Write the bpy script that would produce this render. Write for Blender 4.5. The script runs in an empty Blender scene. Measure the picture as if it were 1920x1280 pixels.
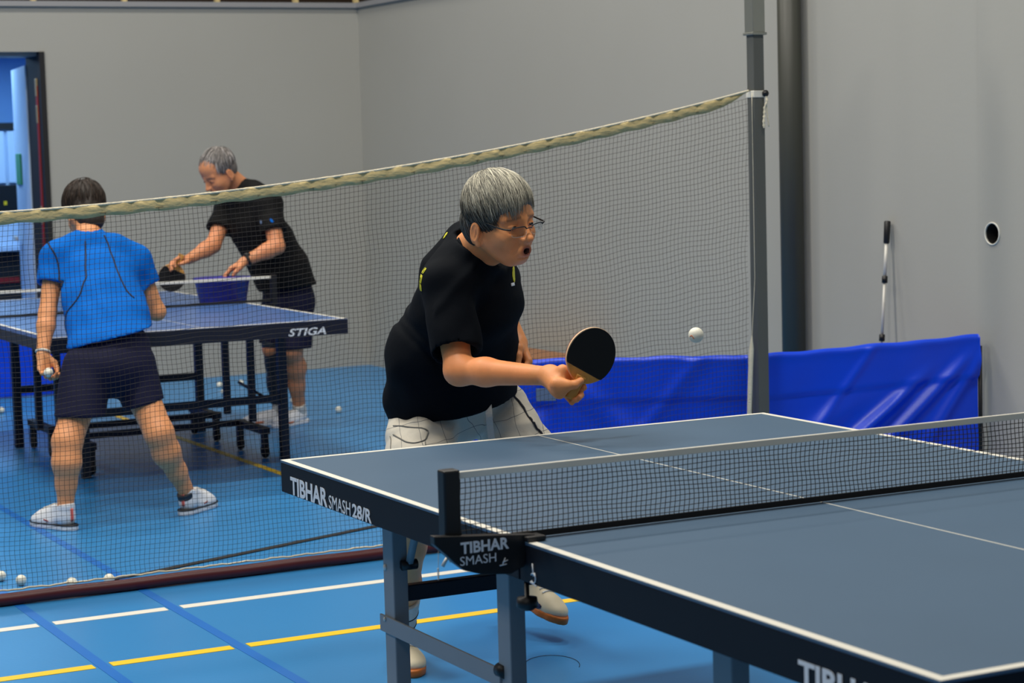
import bpy, bmesh, math, random
import numpy as np
from mathutils import Vector, Matrix
random.seed(7); np.random.seed(7)
SC = bpy.context.scene
COL = SC.collection

# ------------------------------------------------------------------ camera
FPX = 3962.26
CAM = np.array([-2.71617, -3.83362, 1.57224])
CR = np.array([0.8896655, -0.45579018, -0.0273973])
CU = np.array([0.06665018, 0.07026886, 0.99529897])
CF = np.array([0.45172232, 0.88730919, -0.09289428])
cam_d = bpy.data.cameras.new('camera')
cam_d.sensor_fit = 'HORIZONTAL'; cam_d.sensor_width = 36.0
cam_d.lens = FPX / 1920 * 36.0
cam_d.clip_end = 200
cam_d.dof.use_dof = True; cam_d.dof.focus_distance = 6.0; cam_d.dof.aperture_fstop = 6.3
cam_o = bpy.data.objects.new('camera', cam_d); COL.objects.link(cam_o)
cam_o.matrix_world = Matrix(((CR[0], CU[0], -CF[0], CAM[0]), (CR[1], CU[1], -CF[1], CAM[1]),
                             (CR[2], CU[2], -CF[2], CAM[2]), (0, 0, 0, 1)))
SC.camera = cam_o

def at(px, py, Z):
    """world point seen at photo pixel px,py at depth Z (metres along the view axis)"""
    return CAM + Z * (CF + CR * (px - 960) / FPX - CU * (py - 640) / FPX)

def hit(px, py, axis, val):
    d = CF + CR * (px - 960) / FPX - CU * (py - 640) / FPX
    return CAM + d * (val - CAM[axis]) / d[axis]

# ------------------------------------------------------------------ world, lights, exposure
W = bpy.data.worlds.new('world'); SC.world = W; W.use_nodes = True
bg = W.node_tree.nodes['Background']
bg.inputs[0].default_value = (0.95, 0.97, 1.0, 1); bg.inputs[1].default_value = 0.09
SC.view_settings.view_transform = 'Standard'; SC.view_settings.look = 'None'
SC.view_settings.gamma = 1.0; SC.view_settings.use_curve_mapping = False
SC.view_settings.exposure = 0.2

def area_light(name, loc, size, power, color=(1, 0.95, 0.86), rot=(0, 0, 0)):
    l = bpy.data.lights.new(name, 'AREA'); l.shape = 'RECTANGLE'; l.size, l.size_y = size
    l.energy = power; l.color = color
    o = bpy.data.objects.new(name, l); COL.objects.link(o); o.location = loc; o.rotation_euler = rot
    return o
for lx, row in ((-5.0, (30, 45, 60, 70)), (-1.6, (20, 140, 140, 95)), (1.7, (15, 85, 85, 70))):
    for ly, pw in zip((-3.5, 0.6, 4.2, 8.0), row):
        area_light('hall_lamp', (lx, ly, 6.2), (1.5, 0.5), pw)
area_light('corridor_lamp', (0.9, 12.0, 2.40), (1.6, 1.2), 42, (0.45, 0.72, 1.0))

# ------------------------------------------------------------------ helpers
def lin(c):
    return tuple(((v / 255) / 12.92 if v <= 10 else ((v / 255 + 0.055) / 1.055) ** 2.4) for v in c) + (1.0,)

def mat(name, rgb, rough=0.6, metal=0.0, noise=0.0, nscale=8.0, bump=0.0, bscale=60.0, spec=0.5, stretch=None, alpha=None):
    m = bpy.data.materials.new(name); m.use_nodes = True
    nt = m.node_tree; b = nt.nodes['Principled BSDF']
    b.inputs['Base Color'].default_value = lin(rgb); b.inputs['Roughness'].default_value = rough
    b.inputs['Metallic'].default_value = metal; b.inputs['Specular IOR Level'].default_value = spec
    tc = nt.nodes.new('ShaderNodeTexCoord'); src = tc.outputs['Object']
    if stretch:
        mp = nt.nodes.new('ShaderNodeMapping'); mp.inputs['Scale'].default_value = stretch
        nt.links.new(src, mp.inputs[0]); src = mp.outputs[0]
    if noise:
        n = nt.nodes.new('ShaderNodeTexNoise'); n.inputs['Scale'].default_value = nscale; n.inputs['Detail'].default_value = 5
        nt.links.new(src, n.inputs['Vector'])
        r = nt.nodes.new('ShaderNodeMapRange'); r.inputs[3].default_value = 1 - noise; r.inputs[4].default_value = 1 + noise
        nt.links.new(n.outputs['Fac'], r.inputs[0])
        mx = nt.nodes.new('ShaderNodeVectorMath'); mx.operation = 'SCALE'
        mx.inputs[0].default_value = lin(rgb)[:3]; nt.links.new(r.outputs[0], mx.inputs['Scale'])
        nt.links.new(mx.outputs[0], b.inputs['Base Color'])
    if bump:
        n2 = nt.nodes.new('ShaderNodeTexNoise'); n2.inputs['Scale'].default_value = bscale; n2.inputs['Detail'].default_value = 4
        nt.links.new(src, n2.inputs['Vector'])
        bp = nt.nodes.new('ShaderNodeBump'); bp.inputs['Strength'].default_value = bump; bp.inputs['Distance'].default_value = 0.01
        nt.links.new(n2.outputs['Fac'], bp.inputs['Height']); nt.links.new(bp.outputs[0], b.inputs['Normal'])
    return m

def attr_mat(name, rough=0.5, bump=0.0, bscale=200, spec=0.4, sss=0.0):
    m = mat(name, (128, 128, 128), rough, spec=spec, bump=bump, bscale=bscale)
    nt = m.node_tree; a = nt.nodes.new('ShaderNodeAttribute'); a.attribute_name = 'tint'
    b = nt.nodes['Principled BSDF']; nt.links.new(a.outputs['Color'], b.inputs['Base Color'])
    if sss:
        b.inputs['Subsurface Weight'].default_value = sss; b.inputs['Subsurface Radius'].default_value = (0.012, 0.005, 0.003)
        b.inputs['Subsurface Scale'].default_value = 0.4
    return m

def put(name, me, material=None, parent=None, smooth=False):
    o = bpy.data.objects.new(name, me); COL.objects.link(o)
    if material is not None and not me.materials: me.materials.append(material)
    if parent is not None: o.parent = parent
    if smooth and len(me.polygons): me.polygons.foreach_set('use_smooth', np.ones(len(me.polygons), bool))
    return o

def meshpy(name, v, f):
    me = bpy.data.meshes.new(name); me.from_pydata([tuple(map(float, p)) for p in v], [], [tuple(map(int, q)) for q in f]); me.update()
    return me

def npmesh(name, V, Q):
    """fast mesh from numpy verts (n,3) and equal-size faces (m,k)"""
    V = np.asarray(V, np.float32); Q = np.asarray(Q, np.int32); k = Q.shape[1]
    me = bpy.data.meshes.new(name); me.vertices.add(len(V)); me.vertices.foreach_set('co', V.ravel())
    me.loops.add(Q.size); me.loops.foreach_set('vertex_index', Q.ravel())
    me.polygons.add(len(Q)); me.polygons.foreach_set('loop_start', np.arange(0, Q.size, k, dtype=np.int32))
    me.update(calc_edges=True); return me

def set_tint(me, C):
    a = me.color_attributes.new('tint', 'FLOAT_COLOR', 'POINT')
    C = np.asarray(C, np.float32)
    if C.shape[1] == 3: C = np.concatenate([C, np.ones((len(C), 1), np.float32)], 1)
    a.data.foreach_set('color', C.ravel())

def empty(name, loc=(0, 0, 0)):
    o = bpy.data.objects.new(name, None); COL.objects.link(o); o.location = loc; o.empty_display_size = 0.1
    return o
def tag(o, label=None, cat=None, group=None, kind=None):
    if label: o['label'] = label
    if cat: o['category'] = cat
    if group: o['group'] = group
    if kind: o['kind'] = kind
    return o
PENDING = []
def adopt(child, parent):
    """parent keeping world placement (parents here carry only a location)"""
    child.parent = parent
    child.matrix_parent_inverse = Matrix.Translation(-Vector(parent.location))
    return child

def box_bm(bm, lo, hi, bev=0.0, M=None):
    r = bmesh.ops.create_cube(bm, size=1.0)
    c = [(a + b) / 2 for a, b in zip(lo, hi)]; s = [b - a for a, b in zip(lo, hi)]
    for v in r['verts']:
        v.co = Vector((v.co.x * s[0] + c[0], v.co.y * s[1] + c[1], v.co.z * s[2] + c[2]))
    if bev:
        bmesh.ops.bevel(bm, geom=list({e for v in r['verts'] for e in v.link_edges}), offset=bev, segments=2, affect='EDGES', profile=0.5)
    return r
def box(name, lo, hi, material, parent=None, bev=0.0):
    bm = bmesh.new(); box_bm(bm, lo, hi, bev); me = bpy.data.meshes.new(name); bm.to_mesh(me); bm.free()
    o = put(name, me, material)
    if parent is not None: adopt(o, parent)
    return o
def boxes(name, lst, material, parent=None, bev=0.0):
    bm = bmesh.new()
    for lo, hi in lst: box_bm(bm, lo, hi, bev)
    me = bpy.data.meshes.new(name); bm.to_mesh(me); bm.free()
    o = put(name, me, material)
    if parent is not None: adopt(o, parent)
    return o

def frames(P):
    P = np.asarray(P, float); T = np.gradient(P, axis=0); T /= np.linalg.norm(T, axis=1)[:, None] + 1e-12
    ref = np.array([0, 0, 1.0]) if abs(T[0][2]) < 0.9 else np.array([1.0, 0, 0])
    N = []; n = np.cross(T[0], ref); n /= np.linalg.norm(n)
    for t in T:
        n = n - t * (n @ t); n /= np.linalg.norm(n) + 1e-12; N.append(n)
    N = np.array(N); return N, np.cross(T, N)
def tube_arrays(polys, radius, sides=6, cap=True):
    V = []; F = []; base = 0
    ang = np.arange(sides) * 2 * math.pi / sides
    for i, P in enumerate(polys):
        P = np.asarray(P, float); n = len(P); N, B = frames(P)
        r = radius[i] if isinstance(radius, list) else radius
        r = np.broadcast_to(np.asarray(r, float), (n,))
        ring = P[:, None, :] + r[:, None, None] * (np.cos(ang)[None, :, None] * N[:, None, :] + np.sin(ang)[None, :, None] * B[:, None, :])
        V.append(ring.reshape(-1, 3))
        a = np.arange(n - 1)[:, None] * sides + np.arange(sides)[None, :]; b = np.arange(n - 1)[:, None] * sides + (np.arange(sides)[None, :] + 1) % sides
        F.append(np.stack([a, b, b + sides, a + sides], -1).reshape(-1, 4) + base)
        base += n * sides
    return np.concatenate(V), np.concatenate(F)
def tube(name, P, r, material, parent=None, sides=8):
    """one capped tube"""
    V, F = tube_arrays([P], r if not isinstance(r, list) else [r], sides)
    n = len(P); fs = [tuple(f) for f in F] + [tuple(range(sides))[::-1], tuple(range((n - 1) * sides, n * sides))]
    o = put(name, meshpy(name, V, fs), material, smooth=True)
    if parent is not None: adopt(o, parent)
    return o
def tubes(name, polys, r, material, parent=None, sides=3):
    V, F = tube_arrays(polys, r, sides)
    o = put(name, npmesh(name, V, F), material, smooth=sides > 4)
    if parent is not None: adopt(o, parent)
    return o
def smoothpath(pts, n=24):
    P = np.asarray(pts, float); m = len(P); out = []
    for t in np.linspace(0, m - 1, n):
        i = min(int(t), m - 2); u = t - i
        p0, p1, p2, p3 = P[max(i - 1, 0)], P[i], P[i + 1], P[min(i + 2, m - 1)]
        out.append(0.5 * ((2 * p1) + (-p0 + p2) * u + (2 * p0 - 5 * p1 + 4 * p2 - p3) * u * u + (-p0 + 3 * p1 - 3 * p2 + p3) * u ** 3))
    return np.array(out)
def prism(name, poly, axis_o, ux, uy, uz, depth, material, parent=None, bev=0.0):
    """extrude 2-D polygon (in ux,uy) by depth along uz"""
    o3 = np.asarray(axis_o, float); ux, uy, uz = [np.asarray(a, float) for a in (ux, uy, uz)]
    n = len(poly); V = [o3 + ux * a + uy * b for a, b in poly] + [o3 + ux * a + uy * b + uz * depth for a, b in poly]
    F = [tuple(range(n)), tuple(range(2 * n - 1, n - 1, -1))] + [(i, i + n, (i + 1) % n + n, (i + 1) % n) for i in range(n)]
    me = meshpy(name, V, F); bm = bmesh.new(); bm.from_mesh(me); bmesh.ops.recalc_face_normals(bm, faces=bm.faces)
    if bev: bmesh.ops.bevel(bm, geom=bm.edges[:], offset=bev, segments=2, affect='EDGES', profile=0.5)
    bm.to_mesh(me); bm.free()
    o = put(name, me, material)
    if parent is not None: adopt(o, parent)
    return o
def lathe(name, prof, center, material, parent=None, seg=24, axis=(0, 0, 1), caps=True):
    """prof: list of (radius, height)"""
    z = Vector(axis).normalized(); q = z.to_track_quat('Z', 'Y').to_matrix()
    V = []; F = []
    for r, h in prof:
        for k in range(seg):
            a = 2 * math.pi * k / seg; V.append(Vector(center) + q @ Vector((r * math.cos(a), r * math.sin(a), h)))
    for i in range(len(prof) - 1):
        for k in range(seg):
            F.append((i * seg + k, i * seg + (k + 1) % seg, (i + 1) * seg + (k + 1) % seg, (i + 1) * seg + k))
    if caps: F.append(tuple(range(seg))[::-1]); F.append(tuple(range((len(prof) - 1) * seg, len(prof) * seg)))
    o = put(name, meshpy(name, V, F), material, smooth=True)
    if parent is not None: adopt(o, parent)
    return o

def text_verts(s, bold=0.0, shear=0.0, depth=0.02):
    cu = bpy.data.curves.new('txt', 'FONT'); cu.body = s; cu.offset = bold; cu.shear = shear; cu.extrude = depth / 2; cu.resolution_u = 3
    ob = bpy.data.objects.new('txt', cu); COL.objects.link(ob)
    dg = bpy.context.evaluated_depsgraph_get(); me = bpy.data.meshes.new_from_object(ob.evaluated_get(dg))
    bpy.data.objects.remove(ob); bpy.data.curves.remove(cu)
    v = np.array([tuple(p.co) for p in me.vertices]); lo, hi = v.min(0), v.max(0)
    v = (v - lo) / np.maximum(hi - lo, 1e-9); return me, v
def lettering(name, s, origin, ux, uy, width, height, material, parent, bold=0.0, shear=0.0, lift=0.0006):
    """raised print of a word; origin = lower-left corner, ux/uy unit directions"""
    me, v = text_verts(s, bold, shear)
    o3 = np.asarray(origin, float); ux = np.asarray(ux, float); uy = np.asarray(uy, float); n = np.cross(ux, uy)
    co = o3 + v[:, :1] * width * ux + v[:, 1:2] * height * uy + v[:, 2:] * lift * n
    me.vertices.foreach_set('co', co.astype(np.float32).ravel()); me.update(); me.materials.clear()
    o = put(name, me, material); adopt(o, parent); return o

# ------------------------------------------------------------------ signed-distance modelling (organic shapes)
def nrm(v): v = np.asarray(v, float); return v / (np.linalg.norm(v) + 1e-12)
def smin(a, b, k):
    h = np.clip(0.5 + 0.5 * (b - a) / k, 0, 1); return b + (a - b) * h - k * h * (1 - h)
def hashnoise(X, Y, Z, seed=0):
    xi, yi, zi = np.floor(X).astype(np.int64), np.floor(Y).astype(np.int64), np.floor(Z).astype(np.int64)
    fx, fy, fz = X - xi, Y - yi, Z - zi
    fx, fy, fz = [f * f * (3 - 2 * f) for f in (fx, fy, fz)]
    def hh(a, b, c):
        n = (a * 73856093) ^ (b * 19349663) ^ (c * 83492791) ^ (seed * 2654435)
        n = (n ^ (n >> 13)) * 1274126177; n = n ^ (n >> 16); return (n & 0xffff) / 65535.0
    r = 0
    for dx in (0, 1):
        for dy in (0, 1):
            for dz in (0, 1):
                r = r + hh(xi + dx, yi + dy, zi + dz) * (fx if dx else 1 - fx) * (fy if dy else 1 - fy) * (fz if dz else 1 - fz)
    return r * 2 - 1
class Sdf:
    def __init__(s): s.ops = []
    def add(s, fn, lo, hi, k=0.01, mode='u'): s.ops.append((fn, np.asarray(lo, float), np.asarray(hi, float), k, mode)); return s
    def cone(s, a, b, ra, rb, k=0.015, mode='u'):
        a = np.asarray(a, float); b = np.asarray(b, float); d = b - a; L = d @ d + 1e-12
        def fn(X, Y, Z):
            t = np.clip(((X - a[0]) * d[0] + (Y - a[1]) * d[1] + (Z - a[2]) * d[2]) / L, 0, 1)
            return np.sqrt((X - a[0] - t * d[0]) ** 2 + (Y - a[1] - t * d[1]) ** 2 + (Z - a[2] - t * d[2]) ** 2) - (ra + (rb - ra) * t)
        r = max(ra, rb); return s.add(fn, np.minimum(a, b) - r, np.maximum(a, b) + r, k, mode)
    def ell(s, c, r, A=None, k=0.015, mode='u'):
        c = np.asarray(c, float); r = np.asarray(r, float); A = np.eye(3) if A is None else np.asarray(A, float)   # rows = local axes
        def fn(X, Y, Z):
            x, y, z = X - c[0], Y - c[1], Z - c[2]
            q = [A[i][0] * x + A[i][1] * y + A[i][2] * z for i in range(3)]
            k0 = np.sqrt(sum((q[i] / r[i]) ** 2 for i in range(3))); k1 = np.sqrt(sum((q[i] / r[i] ** 2) ** 2 for i in range(3)))
            return k0 * (k0 - 1) / (k1 + 1e-9)
        e = np.sqrt((A.T ** 2) @ (r ** 2)); return s.add(fn, c - e, c + e, k, mode)
    def loft(s, st, k=0.02, mode='u'):
        """stations: (centre, lateral dir, half width, half depth); elliptical sections joined smoothly"""
        for (c0, l0, w0, d0), (c1, l1, w1, d1) in zip(st[:-1], st[1:]):
            c0 = np.asarray(c0, float); c1 = np.asarray(c1, float); ax = c1 - c0; L = np.linalg.norm(ax); u = ax / L
            l = nrm((nrm(l0) + nrm(l1))); l = nrm(l - u * (l @ u)); dd = np.cross(u, l)
            def fn(X, Y, Z, c0=c0, u=u, l=l, dd=dd, L=L, w0=w0, w1=w1, d0=d0, d1=d1):
                x, y, z = X - c0[0], Y - c0[1], Z - c0[2]
                h = x * u[0] + y * u[1] + z * u[2]; t = np.clip(h / L, 0, 1); t = t * t * (3 - 2 * t)
                a = x * l[0] + y * l[1] + z * l[2]; b = x * dd[0] + y * dd[1] + z * dd[2]; ex = h - np.clip(h, 0, L)
                w = w0 + (w1 - w0) * t; d = d0 + (d1 - d0) * t; m = np.minimum(w, d)
                q = np.sqrt((a / w) ** 2 + (b / d) ** 2 + (ex / m) ** 2); g = np.sqrt((a / w ** 2) ** 2 + (b / d ** 2) ** 2 + (ex / m ** 2) ** 2)
                return q * (q - 1) / (g + 1e-6)
            r = max(w0, w1, d0, d1); s.add(fn, np.minimum(c0, c1) - r, np.maximum(c0, c1) + r, k, mode)
        return s
    def slab(s, c, half, A, rnd=0.004, k=0.006, mode='u'):
        c = np.asarray(c, float); A = np.asarray(A, float); half = np.asarray(half, float)
        def fn(X, Y, Z):
            x, y, z = X - c[0], Y - c[1], Z - c[2]
            q = [np.abs(A[i][0] * x + A[i][1] * y + A[i][2] * z) - half[i] + rnd for i in range(3)]
            out = np.sqrt(sum(np.maximum(v, 0) ** 2 for v in q)); return out + np.minimum(np.maximum(np.maximum(q[0], q[1]), q[2]), 0) - rnd
        e = np.abs(A.T) @ half; return s.add(fn, c - e, c + e, k, mode)
    def torus(s, c, ax, R, r, sq=None, k=0.006, mode='u'):
        c = np.asarray(c, float); ax = nrm(ax); sq = (1.0, 1.0, [0, 0, 1], [0, 1, 0]) if sq is None else sq
        p, q = np.asarray(sq[2], float), np.asarray(sq[3], float)
        def fn(X, Y, Z):
            x, y, z = X - c[0], Y - c[1], Z - c[2]; h = x * ax[0] + y * ax[1] + z * ax[2]
            a = (x * p[0] + y * p[1] + z * p[2]) / sq[0]; b = (x * q[0] + y * q[1] + z * q[2]) / sq[1]
            return np.sqrt((np.sqrt(a * a + b * b) - R) ** 2 + h * h) - r
        e = R * max(sq[0], sq[1]) + r; return s.add(fn, c - e, c + e, k, mode)
    def plane(s, n, p):          # keep the side where (x-p).n < 0
        return s._cut(nrm(n), np.asarray(p, float))
    def _cut(s, n, p):
        s.ops.append((lambda X, Y, Z: (X - p[0]) * n[0] + (Y - p[1]) * n[1] + (Z - p[2]) * n[2], None, None, 0.004, 'cut')); return s
    def disp(s, fn): s.ops.append((fn, None, None, 0, 'disp')); return s
    def bounds(s, pad=0.012):
        lo = np.min([o[1] for o in s.ops if o[1] is not None and o[4] == 'u'], 0); hi = np.max([o[2] for o in s.ops if o[1] is not None and o[4] == 'u'], 0)
        return lo - pad, hi + pad
    def field(s, lo, hi, h):
        n = np.maximum(np.ceil((np.asarray(hi) - lo) / h).astype(int) + 1, 3)
        ax = [(lo[i] + h * np.arange(n[i])).astype(np.float32) for i in range(3)]
        F = np.full(n, 0.5, np.float32)
        for fn, a, b, k, mode in s.ops:
            if a is None: sl = [slice(None)] * 3
            else:
                m = k + 2.5 * h; sl = []
                for i in range(3):
                    i0 = max(int((a[i] - m - lo[i]) / h), 0); i1 = min(int((b[i] + m - lo[i]) / h) + 2, n[i]); sl.append(slice(i0, max(i1, i0)))
                if any(q.stop <= q.start for q in sl): continue
            sl = tuple(sl)
            X = ax[0][sl[0]][:, None, None]; Y = ax[1][sl[1]][None, :, None]; Z = ax[2][sl[2]][None, None, :]
            S = F[sl]
            if mode == 'disp':
                near = np.abs(S) < 0.03; ii = np.nonzero(near)
                S[near] += fn(ax[0][sl[0]][ii[0]], ax[1][sl[1]][ii[1]], ax[2][sl[2]][ii[2]]).astype(np.float32); continue
            D = fn(X, Y, Z).astype(np.float32)
            if mode == 'u': F[sl] = smin(S, D, k)
            elif mode == 's': F[sl] = -smin(-S, D, k)
            elif mode == 'cut': F[sl] = -smin(-S, -D, k)
        return F
    def at(s, P):
        P = np.asarray(P, float); F = np.full(len(P), 0.5)
        for fn, a, b, k, mode in s.ops:
            D = fn(P[:, 0], P[:, 1], P[:, 2])
            if mode == 'u': F = smin(F, D, k)
            elif mode == 's': F = -smin(-F, D, k)
            elif mode == 'cut': F = -smin(-F, -D, k)
            else: F = F + D
        return F
    def wrap(s, P, off=0.001, it=12):
        """pull points onto the surface (for prints on cloth)"""
        P = np.array(P, float); e = 0.002
        for _ in range(it):
            f = s.at(P); g = np.stack([s.at(P + np.eye(3)[i] * e) - s.at(P - np.eye(3)[i] * e) for i in range(3)], 1) / (2 * e)
            P = P - (f - off)[:, None] * g / (np.sum(g * g, 1)[:, None] + 1e-6) * 0.8
        return P
    def mesh(s, name, h, regions=None):
        """regions: list of (lo,hi,h) meshed separately and joined; default the bounds"""
        if regions is None: lo, hi = s.bounds(); regions = [(lo, hi, h)]
        VV = []; QQ = []; base = 0
        for lo, hi, hh in regions:
            V, Q = surfnets(s.field(np.asarray(lo, float), np.asarray(hi, float), hh), np.asarray(lo, float), hh)
            if len(V): VV.append(V); QQ.append(Q + base); base += len(V)
        return npmesh(name, np.concatenate(VV), np.concatenate(QQ))
def surfnets(F, lo, h):
    S = F < 0; n = F.shape
    cnt = np.zeros((n[0] - 1, n[1] - 1, n[2] - 1), np.int8)
    offs = [(i, j, k) for i in (0, 1) for j in (0, 1) for k in (0, 1)]
    for i, j, k in offs: cnt += S[i:n[0] - 1 + i, j:n[1] - 1 + j, k:n[2] - 1 + k]
    I = np.argwhere((cnt > 0) & (cnt < 8))
    if not len(I): return np.zeros((0, 3)), np.zeros((0, 4), int)
    vid = np.full(cnt.shape, -1, np.int32); vid[I[:, 0], I[:, 1], I[:, 2]] = np.arange(len(I))
    val = {o: F[I[:, 0] + o[0], I[:, 1] + o[1], I[:, 2] + o[2]] for o in offs}
    acc = np.zeros((len(I), 3)); w = np.zeros(len(I))
    for a in offs:
        for ax in range(3):
            if a[ax]: continue
            b = tuple(1 if i == ax else a[i] for i in range(3)); va, vb = val[a], val[b]; m = (va < 0) != (vb < 0)
            t = np.where(m, va / np.where(m, va - vb, 1), 0)
            for i in range(3): acc[:, i] += np.where(m, a[i] + (t if i == ax else 0), 0)
            w += m
    V = np.asarray(lo) + (I + acc / w[:, None]) * h
    Q = []
    for ax in range(3):
        o1, o2 = (ax + 1) % 3, (ax + 2) % 3
        sa = [slice(None)] * 3; sb = [slice(None)] * 3; sa[ax] = slice(0, -1); sb[ax] = slice(1, None)
        A, B = S[tuple(sa)], S[tuple(sb)]; E = np.argwhere(A != B)
        E = E[(E[:, o1] > 0) & (E[:, o1] < n[o1] - 1) & (E[:, o2] > 0) & (E[:, o2] < n[o2] - 1)]
        if not len(E): continue
        ins = A[E[:, 0], E[:, 1], E[:, 2]]
        def cell(d1, d2):
            c = E.copy(); c[:, o1] -= d1; c[:, o2] -= d2; return vid[c[:, 0], c[:, 1], c[:, 2]]
        q = np.stack([cell(1, 1), cell(0, 1), cell(0, 0), cell(1, 0)], 1)
        q[~ins] = q[~ins][:, ::-1]; Q.append(q)
    return V, np.concatenate(Q)
def verts_of(me):
    a = np.empty(len(me.vertices) * 3, np.float32); me.vertices.foreach_get('co', a); return a.reshape(-1, 3).astype(float)
# ------------------------------------------------------------------ materials
M = {}
M['floor'] = mat('floor_blue', (52, 130, 190), 0.33, noise=0.07, nscale=1.3, bump=0.03, bscale=90, spec=0.45)
M['wall'] = mat('wall_paint', (168, 167, 160), 0.85, noise=0.035, nscale=1.6, bump=0.05, bscale=45, spec=0.2)
M['trim'] = mat('ledge_paint', (150, 150, 152), 0.5, noise=0.04)
M['brown'] = mat('gallery_brown', (66, 50, 34), 0.8, noise=0.2, nscale=3)
M['line_w'] = mat('line_white', (225, 222, 210), 0.45, noise=0.03)
M['line_y'] = mat('line_yellow', (236, 196, 30), 0.45, noise=0.04)
M['line_b'] = mat('line_blue', (22, 106, 190), 0.4, noise=0.04)
M['black'] = mat('black_plastic', (16, 16, 18), 0.45, noise=0.1)
M['blackm'] = mat('black_matte', (22, 22, 24), 0.75, noise=0.1)
M['post'] = mat('post_steel', (92, 94, 90), 0.45, metal=0.15, noise=0.06, nscale=5)
M['sleeve'] = mat('sleeve_steel', (158, 160, 152), 0.35, metal=0.7, noise=0.06)
M['pipe'] = mat('pipe_dark', (62, 63, 56), 0.45, noise=0.08, nscale=4)
M['tape'] = mat('net_tape', (206, 186, 132), 0.7, noise=0.30, nscale=34, bump=0.9, bscale=34, stretch=(0.55, 1, 1.6))
M['thread'] = mat('net_thread', (46, 41, 36), 0.8, noise=0.05)
M['rope'] = mat('white_rope', (222, 214, 190), 0.8, noise=0.12, nscale=70, bump=0.5, bscale=150)
M['tube'] = mat('tube_red', (74, 13, 20), 0.42, noise=0.2, nscale=14)
M['top'] = mat('table_blue', (74, 98, 122), 0.42, noise=0.05, nscale=4, spec=0.25, bump=0.02, bscale=300)
M['apron'] = mat('apron_navy', (12, 16, 25), 0.6, noise=0.08, nscale=5, spec=0.25)
M['leg'] = mat('leg_steel', (142, 146, 150), 0.5, metal=0.0, noise=0.05)
M['beam'] = mat('beam_dark', (30, 37, 50), 0.5, noise=0.08)
M['print'] = mat('print_white', (226, 230, 234), 0.55, noise=0.02)
M['vinyl'] = mat('vinyl_blue', (0, 66, 222), 0.33, noise=0.06, nscale=6, spec=0.5, bump=0.05, bscale=120)
M['frame2'] = mat('frame_navy', (16, 19, 36), 0.5, noise=0.08)
M['top2'] = mat('table_two_blue', (72, 108, 168), 0.3, noise=0.05, nscale=4)
M['bucket'] = mat('bucket_blue', (18, 28, 150), 0.4, noise=0.06)
M['ball'] = mat('ball_white', (236, 234, 218), 0.45, noise=0.02)
M['orange'] = mat('print_orange', (224, 110, 30), 0.5, noise=0.05)
M['wood'] = mat('bench_wood', (150, 104, 70), 0.5, noise=0.2, nscale=6, stretch=(1, 8, 8))
M['alu'] = mat('aluminium', (212, 210, 202), 0.4, metal=0.1, noise=0.04)
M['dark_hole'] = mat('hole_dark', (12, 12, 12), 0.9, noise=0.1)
M['doorblue'] = mat('door_pale', (190, 214, 240), 0.5, noise=0.03)
M['corr'] = mat('corridor_wall', (112, 160, 214), 0.7, noise=0.04)
M['green'] = mat('sign_green', (40, 150, 90), 0.5, noise=0.05)
M['redseal'] = mat('seal_red', (150, 28, 24), 0.6, noise=0.1)
M['brass'] = mat('hinge_brass', (170, 150, 110), 0.5, metal=0.4, noise=0.1)
M['grey_patch'] = mat('patch_grey', (96, 116, 148), 0.7, noise=0.1, nscale=20)

# ------------------------------------------------------------------ the hall
floor = box('floor', (-14, -9, -0.12), (3.31, 10.3, 0), M['floor']); tag(floor, 'glossy light blue sports hall floor with painted court lines', kind='structure')
def line(name, lo, hi, m, z=0.0016):
    o = box(name, (lo[0], lo[1], 0.0002), (hi[0], hi[1], z), m); adopt(o, floor); return o
bxs = (-0.955, -0.505)
for bx in bxs: line('blue_court_line', (bx - 0.018, -6), (bx + 0.018, 10.2), M['line_b'], 0.0012)
cuts = [-8.0] + [c for b in bxs for c in (b - 0.027, b + 0.027)] + [3.2]
for yy, mm, nm in ((3.155, M['line_w'], 'white_court_line'), (2.482, M['line_y'], 'yellow_court_line')):
    for a, b in zip(cuts[::2], cuts[1::2]): line(nm, (a, yy - 0.026), (b, yy + 0.026), mm)
line('yellow_court_line', (0.885, 4.4), (0.925, 9.9), M['line_y'])

WT = 2.575
wb = boxes('wall_back', [((1.02, 10.3, 0), (3.6, 10.58, WT)), ((-0.35, 10.3, 2.275), (1.02, 10.58, WT)), ((-14, 10.3, 0), (-0.35, 10.58, WT))], M['wall'])
tag(wb, 'pale grey painted end wall behind the far table', kind='structure')
wr = box('wall_right', (3.31, 3.463, 0), (3.6, 10.3, WT), M['wall']); tag(wr, 'long pale grey side wall behind the badminton net', kind='structure')
wr2 = box('wall_side', (3.303, -9, 0), (3.6, 3.462, WT), M['wall'])
hc = hit(1861, 438, 0, 3.303)
cut = lathe('cutter', [(0.046, -0.2), (0.046, 0.2)], (3.303, hc[1], hc[2]), M['wall'], axis=(1, 0, 0), seg=32)
md = wr2.modifiers.new('hole', 'BOOLEAN'); md.object = cut; md.operation = 'DIFFERENCE'; md.solver = 'EXACT'
dg = bpy.context.evaluated_depsgraph_get(); nm_ = bpy.data.meshes.new_from_object(wr2.evaluated_get(dg)); wr2.modifiers.clear(); wr2.data = nm_
bpy.data.objects.remove(cut)
tag(wr2, 'pale grey wall panel with a round hole', kind='structure')
hr = Sdf(); hr.torus((3.301, hc[1], hc[2]), (1, 0, 0), 0.047, 0.0035, sq=(1, 1, (0, 1, 0), (0, 0, 1)))
adopt(put('hole_rim', hr.mesh('hole_rim', 0.0025), M['line_w'], smooth=True), wr2)
lathe('hole_cup', [(0.0458, 0.004), (0.0455, 0.19), (0.001, 0.195)], (3.303, hc[1], hc[2]), M['dark_hole'], wr2, axis=(1, 0, 0), caps=False)
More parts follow.
